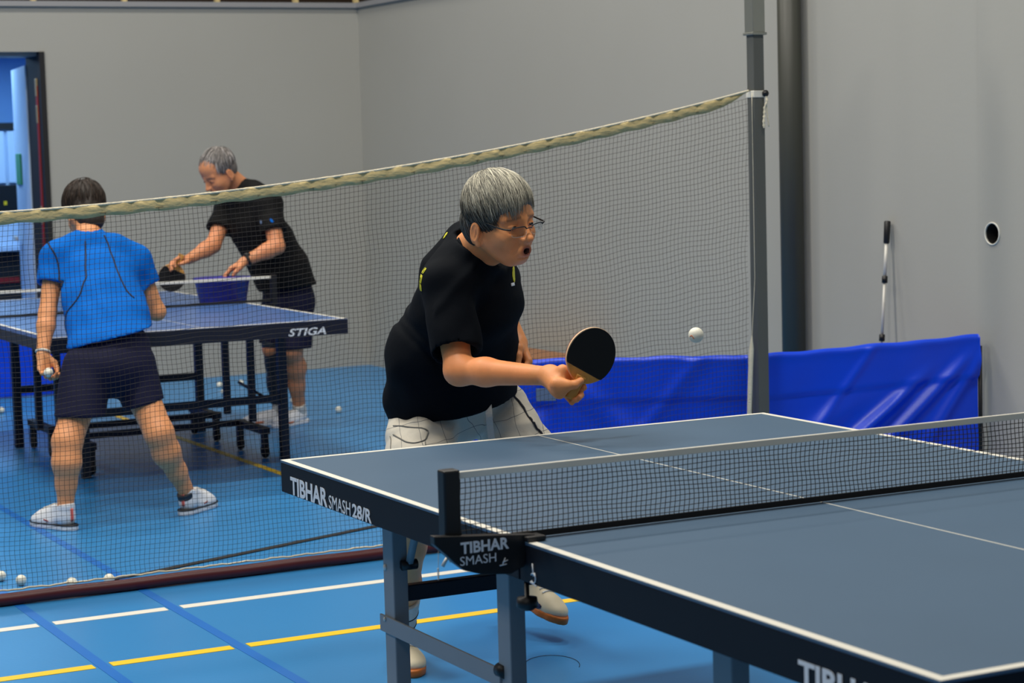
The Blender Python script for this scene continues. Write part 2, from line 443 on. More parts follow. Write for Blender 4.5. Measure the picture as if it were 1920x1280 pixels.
# ledge and gallery railing above the walls
tr = boxes('trim_1', [((-14, 10.275, WT), (3.6, 10.62, WT + 0.035)), ((3.285, -9, WT), (3.66, 10.275, WT + 0.035))], M['trim'])
tag(tr, 'grey ledge capping the hall walls', kind='structure')
gal = boxes('wall_gallery', [((-14, 13.6, WT), (9, 13.8, 6.0)), ((6.5, -9, WT), (6.7, 13.6, 6.0))], M['brown']); tag(gal, 'dark brown gallery wall above the ledge', kind='structure')
gf = box('floor_gallery', (3.6, 10.62, WT - 0.1), (6.5, 13.6, WT), M['brown']); tag(gf, 'gallery floor beyond the ledge', kind='structure')
for px in (62, 233, 407, 554, 667):
    q = hit(px, 5, 1, 10.4); o = box('railing_post', (q[0] - 0.016, 10.38, WT + 0.035), (q[0] + 0.016, 10.42, WT + 1.0), M['tape'])
    tag(o, None, None, kind='structure'); adopt(o, tr); del o['kind']
adopt(box('railing_bar', (-3, 10.385, WT + 0.96), (3.3, 10.415, WT + 1.0), M['tape']), tr)

# open doorway to the corridor
d1 = empty('door_1', (1.0, 10.45, 0)); tag(d1, 'open doorway with black jamb and pale blue door leaf', kind='structure')
box('door_jamb', (0.985, 10.29, 0), (1.02, 10.66, 2.275), M['blackm'], d1)
box('door_jamb', (-0.385, 10.29, 0), (-0.35, 10.66, 2.275), M['blackm'], d1)
box('door_lintel', (-0.35, 10.36, 2.25), (0.985, 10.66, 2.275), M['trim'], d1)
box('door_seal', (0.978, 10.37, 0.02), (0.986, 10.41, 2.05), M['redseal'], d1)
for z in (0.5, 1.18, 1.86, 2.04): box('hinge', (0.974, 10.372, z - 0.06), (0.987, 10.412, z + 0.06), M['brass'], d1, 0.003)
a = np.array([0.975, 10.66]); b = np.array([1.09, 11.5]); t = nrm(np.append(b - a, 0)); n = np.array([t[1], -t[0], 0])
leaf = prism('door_leaf', [(0, 0.01), (0.85, 0.01), (0.85, 2.2), (0, 2.2)], np.append(a, 0), t, (0, 0, 1), n, 0.045, M['doorblue'], d1)
prism('push_plate', [(0.44, 1.38), (0.72, 1.38), (0.72, 1.60), (0.44, 1.60)], np.append(a, 0) - n * 0.012, t, (0, 0, 1), n, 0.012, M['green'], leaf, 0.004)
o = prism('door_handle', [(0.60, 0.98), (0.80, 0.98), (0.80, 1.01), (0.60, 1.01)], np.append(a, 0) - n * 0.05, t, (0, 0, 1), n, 0.02, M['alu'], leaf, 0.003)
cf_ = boxes('floor_corridor', [((-2.5, 10.3, -0.12), (2.6, 13.6, 0))], M['floor']); tag(cf_, 'corridor floor beyond the doorway', kind='structure')
cw = boxes('wall_corridor', [((-2.5, 13.4, 0), (2.6, 13.6, 2.57)), ((2.5, 10.6, 0), (2.6, 13.4, 2.57)), ((-2.6, 10.6, 0), (-2.5, 13.6, 2.57)), ((-2.6, 10.62, 2.475), (2.6, 13.6, 2.57))], M['corr']); tag(cw, 'blue lit corridor wall beyond the doorway', kind='structure')
def corr(px0, px1, py0, py1, Y=13.3): p = hit(px0, py1, 1, Y); q = hit(px1, py0, 1, Y); return p, q
cab = empty('corridor_cabinet', (1.0, 13.2, 0)); tag(cab, 'tall pale cabinet with dark panels seen through the doorway', 'cabinet')
zz = lambda py: hit(10, py, 1, 13.1)[2]
x0, x1 = 0.3, hit(30, 300, 1, 13.1)[0]
box('cabinet_body', (x0, 13.12, 0), (x1, 13.4, zz(232)), M['doorblue'], cab)
box('cabinet_cornice', (x0 - 0.01, 13.08, zz(243)), (x1 + 0.01, 13.4, zz(230)), M['blackm'], cab)
xs = hit(12, 300, 1, 13.1)[0]
box('cabinet_door', (x0, 13.09, zz(343)), (xs - 0.012, 13.12, zz(246)), M['doorblue'], cab, 0.004); box('cabinet_door', (xs + 0.012, 13.09, zz(343)), (x1, 13.12, zz(246)), M['doorblue'], cab, 0.004)
scr = box('dark_screen', (x0, 13.08, zz(400)), (x1 + 0.02, 13.12, zz(347)), M['black'], cab, 0.004)
box('screen_mark', (hit(10, 380, 1, 13.08)[0] - 0.012, 13.074, zz(384)), (hit(10, 380, 1, 13.08)[0] + 0.012, 13.08, zz(377)), M['line_y'], cab)
box('cabinet_shelf', (x0, 13.0, zz(470)), (x1 + 0.02, 13.12, zz(462)), M['doorblue'], cab)
box('dark_recess', (x0, 13.09, 0.03), (x1, 13.12, zz(472)), M['blackm'], cab); box('red_band', (x0, 13.08, zz(530)), (x1 - 0.02, 13.09, zz(520)), M['redseal'], cab)

# dark standpipe in front of the side wall
pc = hit(1485, 300, 0, 3.24)
o = lathe('standpipe', [(0.058, 0), (0.058, WT + 0.6)], (3.235, pc[1], 0), M['pipe'], seg=32); tag(o, 'dark vertical pipe running up the side wall behind the net post', 'pipe')
# low wooden bench by the side wall
bn = empty('wooden_bench', (3.1, 7.3, 0)); tag(bn, 'low wooden bench against the side wall behind the player', 'bench')
za = hit(1040, 668, 0, 3.12)[2]; yb0, yb1 = hit(1092, 670, 0, 3.12)[1], hit(930, 670, 0, 3.12)[1]
box('seat', (2.98, yb0, za - 0.035), (3.26, yb1, za), M['wood'], bn, 0.004)
for yy in (yb0 + 0.15, yb1 - 0.15): box('leg', (3.02, yy - 0.03, 0), (3.22, yy + 0.03, za - 0.035), M['wood'], bn)

# ------------------------------------------------------------------ barriers
def barrier(A, B, H0, H1, label, folds, patch=None, snaps=False, group='blue court barriers'):
    A = np.array([A[0], A[1], 0.0]); B = np.array([B[0], B[1], 0.0]); L = np.linalg.norm(B - A); t = (B - A) / L; n = np.array([t[1], -t[0], 0])   # n faces the camera side
    if n @ np.array([-0.45, -0.89, 0]) < 0: n = -n
    root = empty('court_barrier', tuple(A)); tag(root, label, 'barrier', group)
    nu, nv = 120, 50; V = []; F = []
    def sheet(side, base):
        for j in range(nv + 1):
            v = j / nv
            for i in range(nu + 1):
                u = i / nu; H = H0 + (H1 - H0) * u; z = 0.015 + v * (H - 0.015)
                d = 0.012 * side
                if side > 0:
                    # hem pocket over the top rod, seam, and drag folds
                    s = (H - z); d += 0.006 * math.exp(-((s - 0.01) / 0.02) ** 2) + 0.007 * math.tanh((0.185 - s) / 0.004)
                    for (u0, z0, ang, wd, am) in folds:
                        c = math.cos(ang); sn = math.sin(ang); dx = (u * L - u0); dz = z - z0
                        along = dx * c + dz * sn; ac = -dx * sn + dz * c
                        d += am * math.exp(-(ac / wd) ** 2) * math.exp(-(along / 0.34) ** 4)
                    d += 0.003 * math.sin(u * L * 9 + z * 5) + 0.0022 * math.sin(u * L * 23 - z * 14)
                    zt = 0.004 * math.sin(u * L * 21) * math.sin(u * L * 7 + 1) if v > 0.9 else 0
                else: zt = 0.004 * math.sin(u * L * 21) * math.sin(u * L * 7 + 1) if v > 0.9 else 0
                if v > 0.985: d *= 0.45
                V.append(A + t * u * L + n * d + np.array([0, 0, z + zt]))
        for j in range(nv):
            for i in range(nu):
                a = base + j * (nu + 1) + i; q = (a, a + 1, a + nu + 2, a + nu + 1); F.append(q if side > 0 else q[::-1])
    sheet(1, 0); N1 = len(V); sheet(-1, N1); top = nv * (nu + 1)
    for i in range(nu): F.append((top + i, top + i + 1, N1 + top + i + 1, N1 + top + i)); F.append((i + 1, i, N1 + i, N1 + i + 1))
    for j in range(nv):
        a = j * (nu + 1); b = a + nu
        F.append((a + nu + 1, a, N1 + a, N1 + a + nu + 1)); F.append((b, b + nu + 1, N1 + b + nu + 1, N1 + b))
    sh = put('vinyl_sheet', meshpy('vinyl_sheet', V, F), M['vinyl'], smooth=True); adopt(sh, root)
    for e, H, sg in ((A, H0, -1), (B, H1, 1)):
        p = e + t * 0.012 * sg
        tube('frame_pole', [p + (0, 0, 0.0), p + (0, 0, H - 0.05)], 0.009, M['black'], root)
        f0 = p + n * 0.07; f1 = p - n * 0.16
        tube('foot', [f0 + (0, 0, 0.012), f1 + (0, 0, 0.012)], 0.01, M['black'], root)
        if snaps and sg > 0: lathe('snap', [(0.001, 0.0), (0.017, 0.0), (0.015, 0.006), (0.001, 0.008)], tuple(e - t * 0.03 * sg + n * 0.014 + np.array([0, 0, H - 0.115])), M['alu'], root, seg=14, axis=tuple(n))
    if patch:
        u, z, w, h = patch
        prism('velcro_patch', [(0, 0), (w, 0), (w, h), (0, h)], A + t * u + n * 0.030 + np.array([0, 0, z]), t, (0, 0, 1), n, 0.004, M['grey_patch'], root, 0.0015)
    return root
pR = hit(1833, 628, 2, 0.69)
bR = hit(1833, 628, 1, 3.42)
barrier((2.272, 3.66), (3.262, 3.43), 0.652, 0.690, 'blue vinyl court barrier between the net post and side wall', [(0.46, 0.30, 0.66, 0.028, 0.045), (0.70, 0.36, 0.74, 0.028, 0.034), (0.36, 0.46, 0.9, 0.02, 0.012), (0.2, 0.3, 0.5, 0.05, 0.02), (0.90, 0.42, 0.95, 0.03, 0.022)], snaps=True)
lb = hit(1012, 747, 1, 4.12)
barrier((1.10, 4.36), (2.245, 3.70), 0.652, 0.652, 'blue vinyl court barrier behind the player, seen through the net', [(0.5, 0.28, -0.7, 0.05, 0.024), (0.8, 0.33, -0.8, 0.05, 0.03), (1.0, 0.5, 0.9, 0.03, 0.014), (0.25, 0.25, 0.6, 0.05, 0.016)], patch=(0.415, 0.475, 0.085, 0.055))
barrier((-0.9, 9.98), (1.0, 9.92), 0.62, 0.62, 'blue vinyl court barrier standing before the end wall under the far table', [(0.6, 0.3, 0.6, 0.05, 0.01), (1.2, 0.3, -0.6, 0.05, 0.01)])

# ------------------------------------------------------------------ telescopic pole leaning on the wall
tp = hit(1664, 414, 0, 3.285); bt = hit(1651, 692, 0, 3.21)
dirp = nrm(bt - tp); foot = tp + dirp * (tp[2] / -dirp[2])
rp = empty('telescopic_pole', tuple(foot)); tag(rp, 'thin white telescopic pole with black grip leaning on the side wall', 'pole')
Lp = np.linalg.norm(foot - tp); pp = lambda s: tp + (foot - tp) * s / Lp
tube('grip', [pp(0), pp(0.005), pp(0.1), pp(0.105)], [0.012, 0.0155, 0.0145, 0.011], M['black'], rp)
c1 = np.linalg.norm(hit(1659, 524, 0, 3.26) - tp); c2 = np.linalg.norm(hit(1652, 633, 0, 3.23) - tp)
tube('upper_tube', [pp(0.10), pp(c1)], 0.0085, M['alu'], rp); tube('middle_tube', [pp(c1), pp(c2)], 0.007, M['alu'], rp); tube('lower_tube', [pp(c2), pp(Lp)], 0.0055, M['alu'], rp)
for c in (c1, c2): tube('clamp', [pp(c - 0.016), pp(c + 0.016)], 0.0135, M['black'], rp)

# ------------------------------------------------------------------ badminton net hall divider
NY = 3.54
tx = np.array([-4.6, -3.2, -2.0, -0.949, -0.567, -0.168, 0.252, 0.47, 0.921, 1.396, 1.896, 2.17]); tz = np.array([1.60, 1.45, 1.385, 1.383, 1.402, 1.424, 1.462, 1.486, 1.545, 1.618, 1.708, 1.766])
cf = np.polyfit(tx[3:], tz[3:], 3)
def ztop(x): x = np.asarray(x, float); return np.where(x > -1.1, np.polyval(cf, x), np.interp(x, tx, tz))
NX0, NX1 = -4.6, 2.165
nr = empty('badminton_net', (NX1, NY, 0)); tag(nr, 'long dark badminton net with cream tape hung across the hall to the floor', 'net')
def nety(x, v):
    return NY + 0.035 + 0.006 * np.sin(x * 11 + v * 3) * (1 - v) + 0.008 * np.sin(x * 2.1 + 4 * v) * np.sin(v * 3.1) - 0.035 * v
def netpt(x, v):
    x = np.asarray(x, float) + 0 * v; zt = ztop(x) - 0.03; zb = 0.046
    xx = x + 0.004 * np.sin(v * 9 + x * 3) + 0.0035 * np.sin(v * 31 + x * 5) * (v > 0)
    zz = zb + (zt - zb) * v + 0.004 * np.sin(x * 24 + v * 11) * np.sin(v * math.pi) + 0.006 * np.sin(x * 5 + v * 17) * np.sin(v * math.pi)
    return np.stack([xx, nety(x, v), zz], -1)
cell = 0.0182
polys = [netpt(x, np.linspace(0, 1, 30)) for x in np.arange(NX0, NX1, cell)]
rows = 75
polys += [netpt(np.linspace(NX0, NX1, 260), np.full(260, v)) for v in np.linspace(0, 1, rows)]
nt_ = tubes('netting', polys, 0.00076, M['thread'], nr, sides=3); tag(nt_, kind='stuff')
# folded cream tape over the head cord
X = np.linspace(NX0, NX1 + 0.01, 420); V = []; F = []
prof = [(-0.002, -0.042), (-0.003, -0.02), (-0.004, -0.003), (0.0, 0.003), (0.004, -0.003), (0.003, -0.02), (0.002, -0.042)]
for i, x in enumerate(X):
    z = float(ztop(x)); wr_ = 0.0035 * math.sin(x * 63) + 0.003 * math.sin(x * 118 + 1.3) + 0.002 * math.sin(x * 31); tw = min(1, max(0.12, (NX1 + 0.0 - x) / 0.13))
    for k, (dy, dz) in enumerate(prof):
        V.append((x, NY + dy * tw + wr_ * (0.9 if 0 < k < 6 and k != 3 else 0.25) * (1 if k < 3 else 0.6), z + dz * (tw if x > 2 else 1) + 0.0025 * math.sin(x * 41 + k)))
m_ = len(prof)
for i in range(len(X) - 1):
    for k in range(m_): F.append((i * m_ + k, i * m_ + (k + 1) % m_, (i + 1) * m_ + (k + 1) % m_, (i + 1) * m_ + k))
adopt(put('head_tape', meshpy('head_tape', V, F), M['tape'], smooth=True), nr)
xs_ = np.linspace(NX0, NX1, 500)
tube('head_cord', np.stack([xs_, np.full(500, NY - 0.002), ztop(xs_) + 0.001], 1), 0.0042, M['rope'], nr, 6)
tube('foot_rope', np.stack([xs_, NY + 0.032 + 0.002 * np.sin(xs_ * 40), 0.047 + 0.0015 * np.sin(xs_ * 55) + 0.001 * np.sin(xs_ * 130)], 1), 0.0036, M['rope'], nr, 6)
vv = np.linspace(0, 1, 30); tube('side_cord', np.stack([NX1 + 0.003 - 0.045 * np.sin(np.clip((0.55 - vv) / 0.55, 0, 1) * 1.7), NY - 0.02 + 0 * vv, 0.05 + vv * (float(ztop(NX1)) - 0.06)], 1), np.where(vv < 0.40, 0.010, 0.0012), M['rope'], nr, 6)
wt = tube('weight_tube', np.stack([xs_, NY - 0.008 + 0.002 * np.sin(xs_ * 3), 0.0235 + 0.001 * np.sin(xs_ * 14)], 1), 0.0228, M['tube']); tag(wt, 'dark red weighted tube lying along the foot of the badminton net', 'weight tube')
# posts
pxl = hit(1424, 620, 1, NY)
def netpost(x, label):
    r = empty('net_post', (x, NY, 0)); tag(r, label, 'post')
    box('post', (x - 0.026, NY - 0.026, 0), (x + 0.026, NY + 0.026, 2.0), M['post'], r, 0.003)
    box('sleeve', (x - 0.031, NY - 0.031, 2.0), (x + 0.031, NY + 0.031, 2.75), M['sleeve'], r, 0.004)
    box('collar', (x - 0.036, NY - 0.036, 1.992), (x + 0.036, NY + 0.036, 2.003), M['sleeve'], r, 0.002)
    box('base_plate', (x - 0.07, NY + 0.02, 0), (x + 0.07, NY + 0.10, 0.015), M['post'], r, 0.004)
    zc = float(ztop(NX1)) - 0.014
    box('strap', (x - 0.0295, NY - 0.0295, zc - 0.014), (x + 0.0295, NY + 0.0295, zc + 0.014), M['line_w'], r, 0.002)
    lathe('clamp_knob', [(0.004, 0), (0.013, 0.001), (0.014, 0.012), (0.006, 0.02)], (x + 0.024, NY - 0.030, zc + 0.002), M['black'], r, axis=(-0.2, -1, 0), seg=14)
    return r
PX = hit(1424.5, 620, 1, NY)[0]
p1 = netpost(PX, 'tall grey steel net post with the tape tied to it'); zc = float(ztop(NX1)) - 0.014
knot = [(PX + 0.022, NY - 0.036, zc), (PX + 0.024, NY - 0.045, zc - 0.03), (PX + 0.016, NY - 0.04, zc - 0.055), (PX + 0.014, NY - 0.04, zc - 0.085), (PX + 0.010, NY - 0.04, zc - 0.115), (PX + 0.012, NY - 0.04, zc - 0.14)]
tl = tube('tied_cord', smoothpath(knot, 30), list(np.array([0.004 + 0.003 * (abs(math.sin(i * 0.9)) ** 6) for i in range(30)])), M['rope'], p1, 7)
tube('tied_cord', smoothpath([(PX + 0.024, NY - 0.04, zc - 0.03), (PX + 0.028, NY - 0.04, zc - 0.08), (PX + 0.035, NY - 0.04, zc - 0.135)], 14), 0.003, M['rope'], p1, 6)
# black strap lying on the floor behind the net
s0 = hit(150, 1100, 2, 0); s1 = hit(236, 1083, 2, 0); s2 = hit(700, 988, 2, 0); s3 = s2 + (s2 - s1) * 0.5
P = smoothpath([s1 - (s2 - s1) * 0.04, s1 * 0.6 + s2 * 0.4, s2, s3], 40); V = []; F = []
for i, p in enumerate(P):
    w = 0.020 * min(1, 0.25 + i / 8)
    for dy, dz in ((-w, 0.0005), (w, 0.0005), (w, 0.004), (-w, 0.004)): V.append((p[0], p[1] + dy, dz))
for i in range(39):
    for k in range(4): F.append((i * 4 + k, i * 4 + (k + 1) % 4, i * 4 + 4 + (k + 1) % 4, i * 4 + 4 + k))
o = put('floor_strap', meshpy('floor_strap', V, F), M['blackm']); tag(o, 'flat black strap lying on the floor behind the net', 'strap')
# ------------------------------------------------------------------ front table
TA, TB, TH = 0.7625, 1.37, 0.76
t1 = empty('table_tennis_table', (0, 0, 0)); tag(t1, 'large slate blue table tennis table in the foreground with dark navy apron', 'table')
for y0, y1, s in ((0.003, TB, 1), (-TB, -0.003, -1)):
    tp_ = box('tabletop', (-TA, y0, 0.7535), (TA, y1, TH), M['top'], t1, 0.0012)
    e = 0.0006; z0, z1 = TH - 0.0004, TH + e
    yo, yi = (TB, TB - 0.02) if s > 0 else (-TB, -TB + 0.02)
    for nm, lo, hi in (('side_line', (-TA + 0.0003, y0, z0), (-TA + 0.02, y1, z1)), ('side_line', (TA - 0.02, y0, z0), (TA - 0.0003, y1, z1)),
                       ('end_line', (-TA + 0.0005, min(yo, yi) + 0.0003, z0), (TA - 0.0005, max(yo, yi) - 0.0003, z1 + 0.0001)), ('center_line', (-0.0017, y0, z0), (0.0017, y1, z1))):
        o = box(nm, lo, hi, M['line_w']); o.parent = tp_; o.matrix_parent_inverse = tp_.matrix_basis.inverted()
    ap0, ap1 = (y0, y1)
    box('side_apron', (-TA + 0.0005, ap0, 0.676), (-TA + 0.025, ap1, 0.7535), M['apron'], t1, 0.002)
    box('side_apron', (TA - 0.025, ap0, 0.676), (TA - 0.0005, ap1, 0.7535), M['apron'], t1, 0.002)
    ye = (TB - 0.025, TB - 0.0005) if s > 0 else (-TB + 0.0005, -TB + 0.025)
    box('end_apron', (-TA + 0.025, ye[0], 0.676), (TA - 0.025, ye[1], 0.7535), M['apron'], t1, 0.002)
    yc = (y0, y0 + 0.02) if s > 0 else (y1 - 0.02, y1)
    box('inner_apron', (-TA + 0.025, yc[0], 0.69), (TA - 0.025, yc[1], 0.7535), M['apron'], t1, 0.002)
    box('underside_panel', (-TA + 0.025, y0 + 0.02, 0.742), (TA - 0.025, y1 - 0.02, 0.7535), M['apron'], t1)
for x in (-0.66, 0.66):
    sx = 1 if x < 0 else -1
    for y0, y1 in ((0.886, 0.948), (0.254, 0.316), (-0.64, -0.575), (-1.29, -1.225)):
        lg = box('leg', (x - 0.0 if x < 0 else x - 0.04, y0, 0.02), (x + 0.04 if x < 0 else x, y1, 0.742), M['leg'], t1, 0.003)
        o = box('foot_cap', (x - 0.004 if x < 0 else x - 0.044, y0 - 0.004, 0), (x + 0.044 if x < 0 else x + 0.004, y1 + 0.004, 0.022), M['black'], t1, 0.003)
    for a, b in ((0.30, 0.965), (-1.27, -0.6)):
        xa = x - 0.006 if x < 0 else x
        box('side_rail', (xa, a, 0.37), (xa + 0.006, b, 0.412), M['leg'], t1, 0.001)
for y0 in (0.905, -1.26):
    box('cross_beam', (-0.62, y0, 0.447), (0.62, y0 + 0.03, 0.487), M['beam'], t1, 0.003)
lathe('bolt', [(0.001, 0), (0.008, 0), (0.007, 0.004), (0.001, 0.005)], tuple(hit(723, 1063, 0, -0.66)), M['alu'], t1, 12, (-1, 0, 0))
lathe('bolt', [(0.001, 0), (0.006, 0), (0.005, 0.003), (0.001, 0.004)], tuple(hit(722, 1160, 0, -0.6665)), M['alu'], t1, 12, (-1, 0, 0))
pe = hit(945, 1258, 0, -0.655); lathe('rail_end_cap', [(0.001, 0), (0.017, 0), (0.016, 0.03), (0.001, 0.032)], (pe[0], pe[1] + 0.02, pe[2]), M['black'], t1, 14, (0, -1, 0))
a = hit(790, 1003, 1, 0.80); b = hit(767, 1058, 1, 0.875)
tube('diagonal_strut', [a + (0, 0, 0.06), b], 0.011, M['leg'], t1, 6); tube('strut_pivot', [b - (0.02, 0, 0), b + (0.02, 0, 0)], 0.013, M['black'], t1, 10)
XF = -TA - 0.0003
def side_text(s, y0, y1, z0, h, bold): return lettering('lettering', s, (XF, y0, z0), (0, -1, 0), (0, 0, 1), abs(y1 - y0), h, M['print'], t1, bold)
side_text('TIBHAR', 1.300, 1.046, 0.6785, 0.047, 0.030); side_text('SMASH', 1.036, 0.898, 0.6785, 0.034, -0.002); side_text('28/R', 0.886, 0.768, 0.6785, 0.034, 0.024)
side_text('TIBHAR', -1.002, -1.26, 0.676 + 0.001, 0.040, 0.030)
# small emblem of crossed bats on the near apron
ec = hit(1000, 1080, 0, XF); ey, ez = ec[1], ec[2]
def strk(nm, a, b, r): return tube(nm, [np.array([XF - 0.0005, ey + a[0], ez + a[1]]), np.array([XF - 0.0005, ey + b[0], ez + b[1]])], r, M['print'], t1, 5)
strk('emblem', (0.002, 0.026), (-0.001, 0.0), 0.0016); strk('emblem', (0.013, -0.014), (-0.013, -0.018), 0.0016)
tube('emblem', [np.array([XF - 0.0005, ey + 0.0 + 0.010 * math.cos(t), ez - 0.004 + 0.010 * math.sin(t)]) for t in np.linspace(0.6, 5.6, 14)], 0.0016, M['print'], t1, 5)
strk('emblem', (-0.006, 0.008), (-0.011, -0.004), 0.0018)

# ------------------------------------------------------------------ net set on the front table
def tt_net(name, label, xc, yc, half, ztop_, zbase, tape_h, cellw, thr, sideways=1, extra=True, group=None):
    r = empty(name, (xc, yc, zbase)); tag(r, label, 'net', group)
    x0, x1 = xc - half, xc + half
    xs = np.arange(x0 + 0.012, x1 - 0.012, cellw); zt = ztop_ - tape_h
    def pt(x, v): return np.stack([x + 0.0015 * np.sin(v * 8 + x * 20) + 0 * v, yc + 0.004 * np.sin(x * 6 + v * 2) * np.sin(v * 3.1) + 0 * x, zbase + 0.008 + (zt - zbase - 0.008) * v + 0.0022 * np.sin(x * 22 + v * 9) * np.sin(v * 3.1)], -1)
    nrow = int(round((zt - zbase) / cellw)) + 1
    polys = [pt(np.full(10, x), np.linspace(0, 1, 10)) for x in xs] + [pt(np.linspace(x0 + 0.01, x1 - 0.01, 90), np.full(90, v)) for v in np.linspace(0, 1, nrow)]
    nn = tubes('netting', polys, thr, M['thread'], r, 3); tag(nn, kind='stuff')
    box('top_tape', (x0 + 0.005, yc - 0.004, zt - 0.001), (x1 - 0.005, yc + 0.004, ztop_), M['line_w'], r, 0.0015)
    box('bottom_hem', (x0 + 0.012, yc - 0.0025, zbase + 0.001), (x1 - 0.012, yc + 0.0025, zbase + 0.014), M['blackm'], r)
    return r
n1 = tt_net('table_tennis_net', 'black table tennis net with white tape across the foreground table', 0, 0, 0.905, 0.9145, TH + 0.0012, 0.0135, 0.0118, 0.00105)
for s in (-1, 1):
    xp = s * 0.917
    pst = box('net_post', (xp - 0.0185, -0.017, 0.785), (xp + 0.0185, 0.017, 0.921), M['black'], n1, 0.004)
    # clamp plate below the post, reaching over the table edge
    q = lambda px, py: (hit(px, py, 1, -0.03)[0], hit(px, py, 1, -0.03)[2])
    base = [q(814, 1006), q(1004, 1001), q(1002, 1009), q(992, 1014), q(986, 1040), q(984, 1062), q(958, 1076), q(905, 1077), q(872, 1070), q(853, 1056), q(836, 1040), q(815, 1022)]
    cl = prism('clamp_plate', [(s * -a_ if s > 0 else a_, z_) for a_, z_ in base], (0, -0.03, 0), (1, 0, 0), (0, 0, 1), (0, 1, 0), 0.022, M['black'], n1, 0.002)
    box('clamp_jaw', (min(s * 0.72, s * 0.765), -0.045, TH + 0.001), (max(s * 0.72, s * 0.765), 0.03, TH + 0.012), M['black'], n1, 0.003)
    lathe('clamp_screw', [(0.005, 0), (0.005, 0.03), (0.021, 0.032), (0.023, 0.05), (0.012, 0.058)], (s * 0.752, -0.012, 0.672), M['black'], n1, 16, (0, 0, -1))
for s_, px0, px1, py0, py1, bo in (('TIBHAR', 864, 954, 1039, 1014, 0.030), ('SMASH', 863, 930, 1061, 1041, -0.002)):
    a = hit(px0, py0, 1, -0.0305); b = hit(px1, py1, 1, -0.0305); a2 = hit(px0, py1 + 3, 1, -0.0305)
    lettering('lettering', s_, a, (1, 0, 0), (0, 0, 1), b[0] - a[0], a2[2] - a[2], M['print'], n1, bo)
em = hit(945, 1051, 1, -0.0308)
for dx, dz, ln, an in ((0, 0, 0.007, 1.1), (0.003, -0.001, 0.006, 0.3), (-0.002, -0.008, 0.008, 0.1)):
    c = np.array([em[0] + dx, em[1], em[2] + dz]); d = np.array([math.cos(an), 0, math.sin(an)]) * ln; tube('emblem', [c - d, c + d], 0.0014, M['print'], n1, 5)
ch = hit(822, 1030, 1, -0.02); chz = [hit(822, p_, 1, -0.02) for p_ in (1030, 1085)]
tube('bead_chain', [chz[0], chz[1]], 0.0007, M['alu'], n1, 4)
bm = bmesh.new()
for k in range(6): bmesh.ops.create_icosphere(bm, subdivisions=1, radius=0.0024, matrix=Matrix.Translation(Vector(chz[1]) + Vector((0, 0, 0.004 * k))))
me = bpy.data.meshes.new('beads'); bm.to_mesh(me); bm.free(); adopt(put('chain_beads', me, M['alu'], smooth=True), n1)
wing = hit(836, 1050, 1, 0.03); tube('wing_screw', [wing + (-0.008, 0, -0.012), wing + (0.004, 0, 0.006), wing + (0.012, 0, -0.004)], 0.004, M['alu'], n1, 6)

# ------------------------------------------------------------------ far table
X0, X1, Y0, Y1 = -0.27, 1.178, 5.55, 8.29; YC = 6.92
t2 = empty('table_tennis_table', (0.45, YC, 0)); tag(t2, 'blue table tennis table on wheels behind the net, with navy frame', 'table')
for y0, y1 in ((Y0, YC - 0.004), (YC + 0.004, Y1)):
    tp_ = box('tabletop', (X0, y0, 0.742), (X1, y1, TH), M['top2'], t2, 0.001)
    for nm, lo, hi in (('side_line', (X0 + .0005, y0, TH - .0004), (X0 + 0.02, y1, TH + .0006)), ('side_line', (X1 - 0.02, y0, TH - .0004), (X1 - .0005, y1, TH + .0006)),
                       ('end_line', (X0, (y0 if y0 == Y0 else y1 - 0.02), TH - .0004), (X1, (y0 + 0.02 if y0 == Y0 else y1), TH + .0007)), ('center_line', (0.4535, y0, TH - .0004), (0.4565, y1, TH + .0006))):
        o = box(nm, lo, hi, M['line_w']); o.parent = tp_; o.matrix_parent_inverse = tp_.matrix_basis.inverted()
    for lo, hi, nm in (((X0 + .0005, y0, 0.689), (X0 + 0.03, y1, 0.742), 'side_apron'), ((X1 - 0.03, y0, 0.689), (X1 - .0005, y1, 0.742), 'side_apron')): box(nm, lo, hi, M['frame2'], t2, 0.002)
    ye = (Y0 - 0.0005, Y0 + 0.03) if y0 == Y0 else (Y1 - 0.03, Y1 + 0.0005)
    box('end_apron', (X0 - 0.0005, ye[0], 0.688), (X1 + 0.0005, ye[1], 0.7585), M['frame2'], t2, 0.002)
la = hit(541, 631, 1, Y0 - 0.001); lb_ = hit(611, 612, 1, Y0 - 0.001)
lettering('lettering', 'STIGA', la, (1, 0, 0), (0, 0, 1), lb_[0] - la[0], 0.036, M['print'], t2, 0.022, 0.25)
for x in (0.062, 1.10):
    for y in (6.26, 7.58): box('leg', (x - 0.022, y - 0.022, 0.0), (x + 0.022, y + 0.022, 0.70), M['frame2'], t2, 0.003)
    for y in (6.72, 7.12): box('carriage_post', (x - 0.018, y - 0.018, 0.145), (x + 0.018, y + 0.018, 0.70), M['frame2'], t2, 0.003)
for y in (6.26, 7.58): box('cross_beam', (0.062, y - 0.018, 0.295), (1.10, y + 0.018, 0.335), M['frame2'], t2, 0.003)
for y in (6.72, 7.12): box('carriage_beam', (0.10, y - 0.016, 0.13), (1.06, y + 0.016, 0.162), M['frame2'], t2, 0.003)
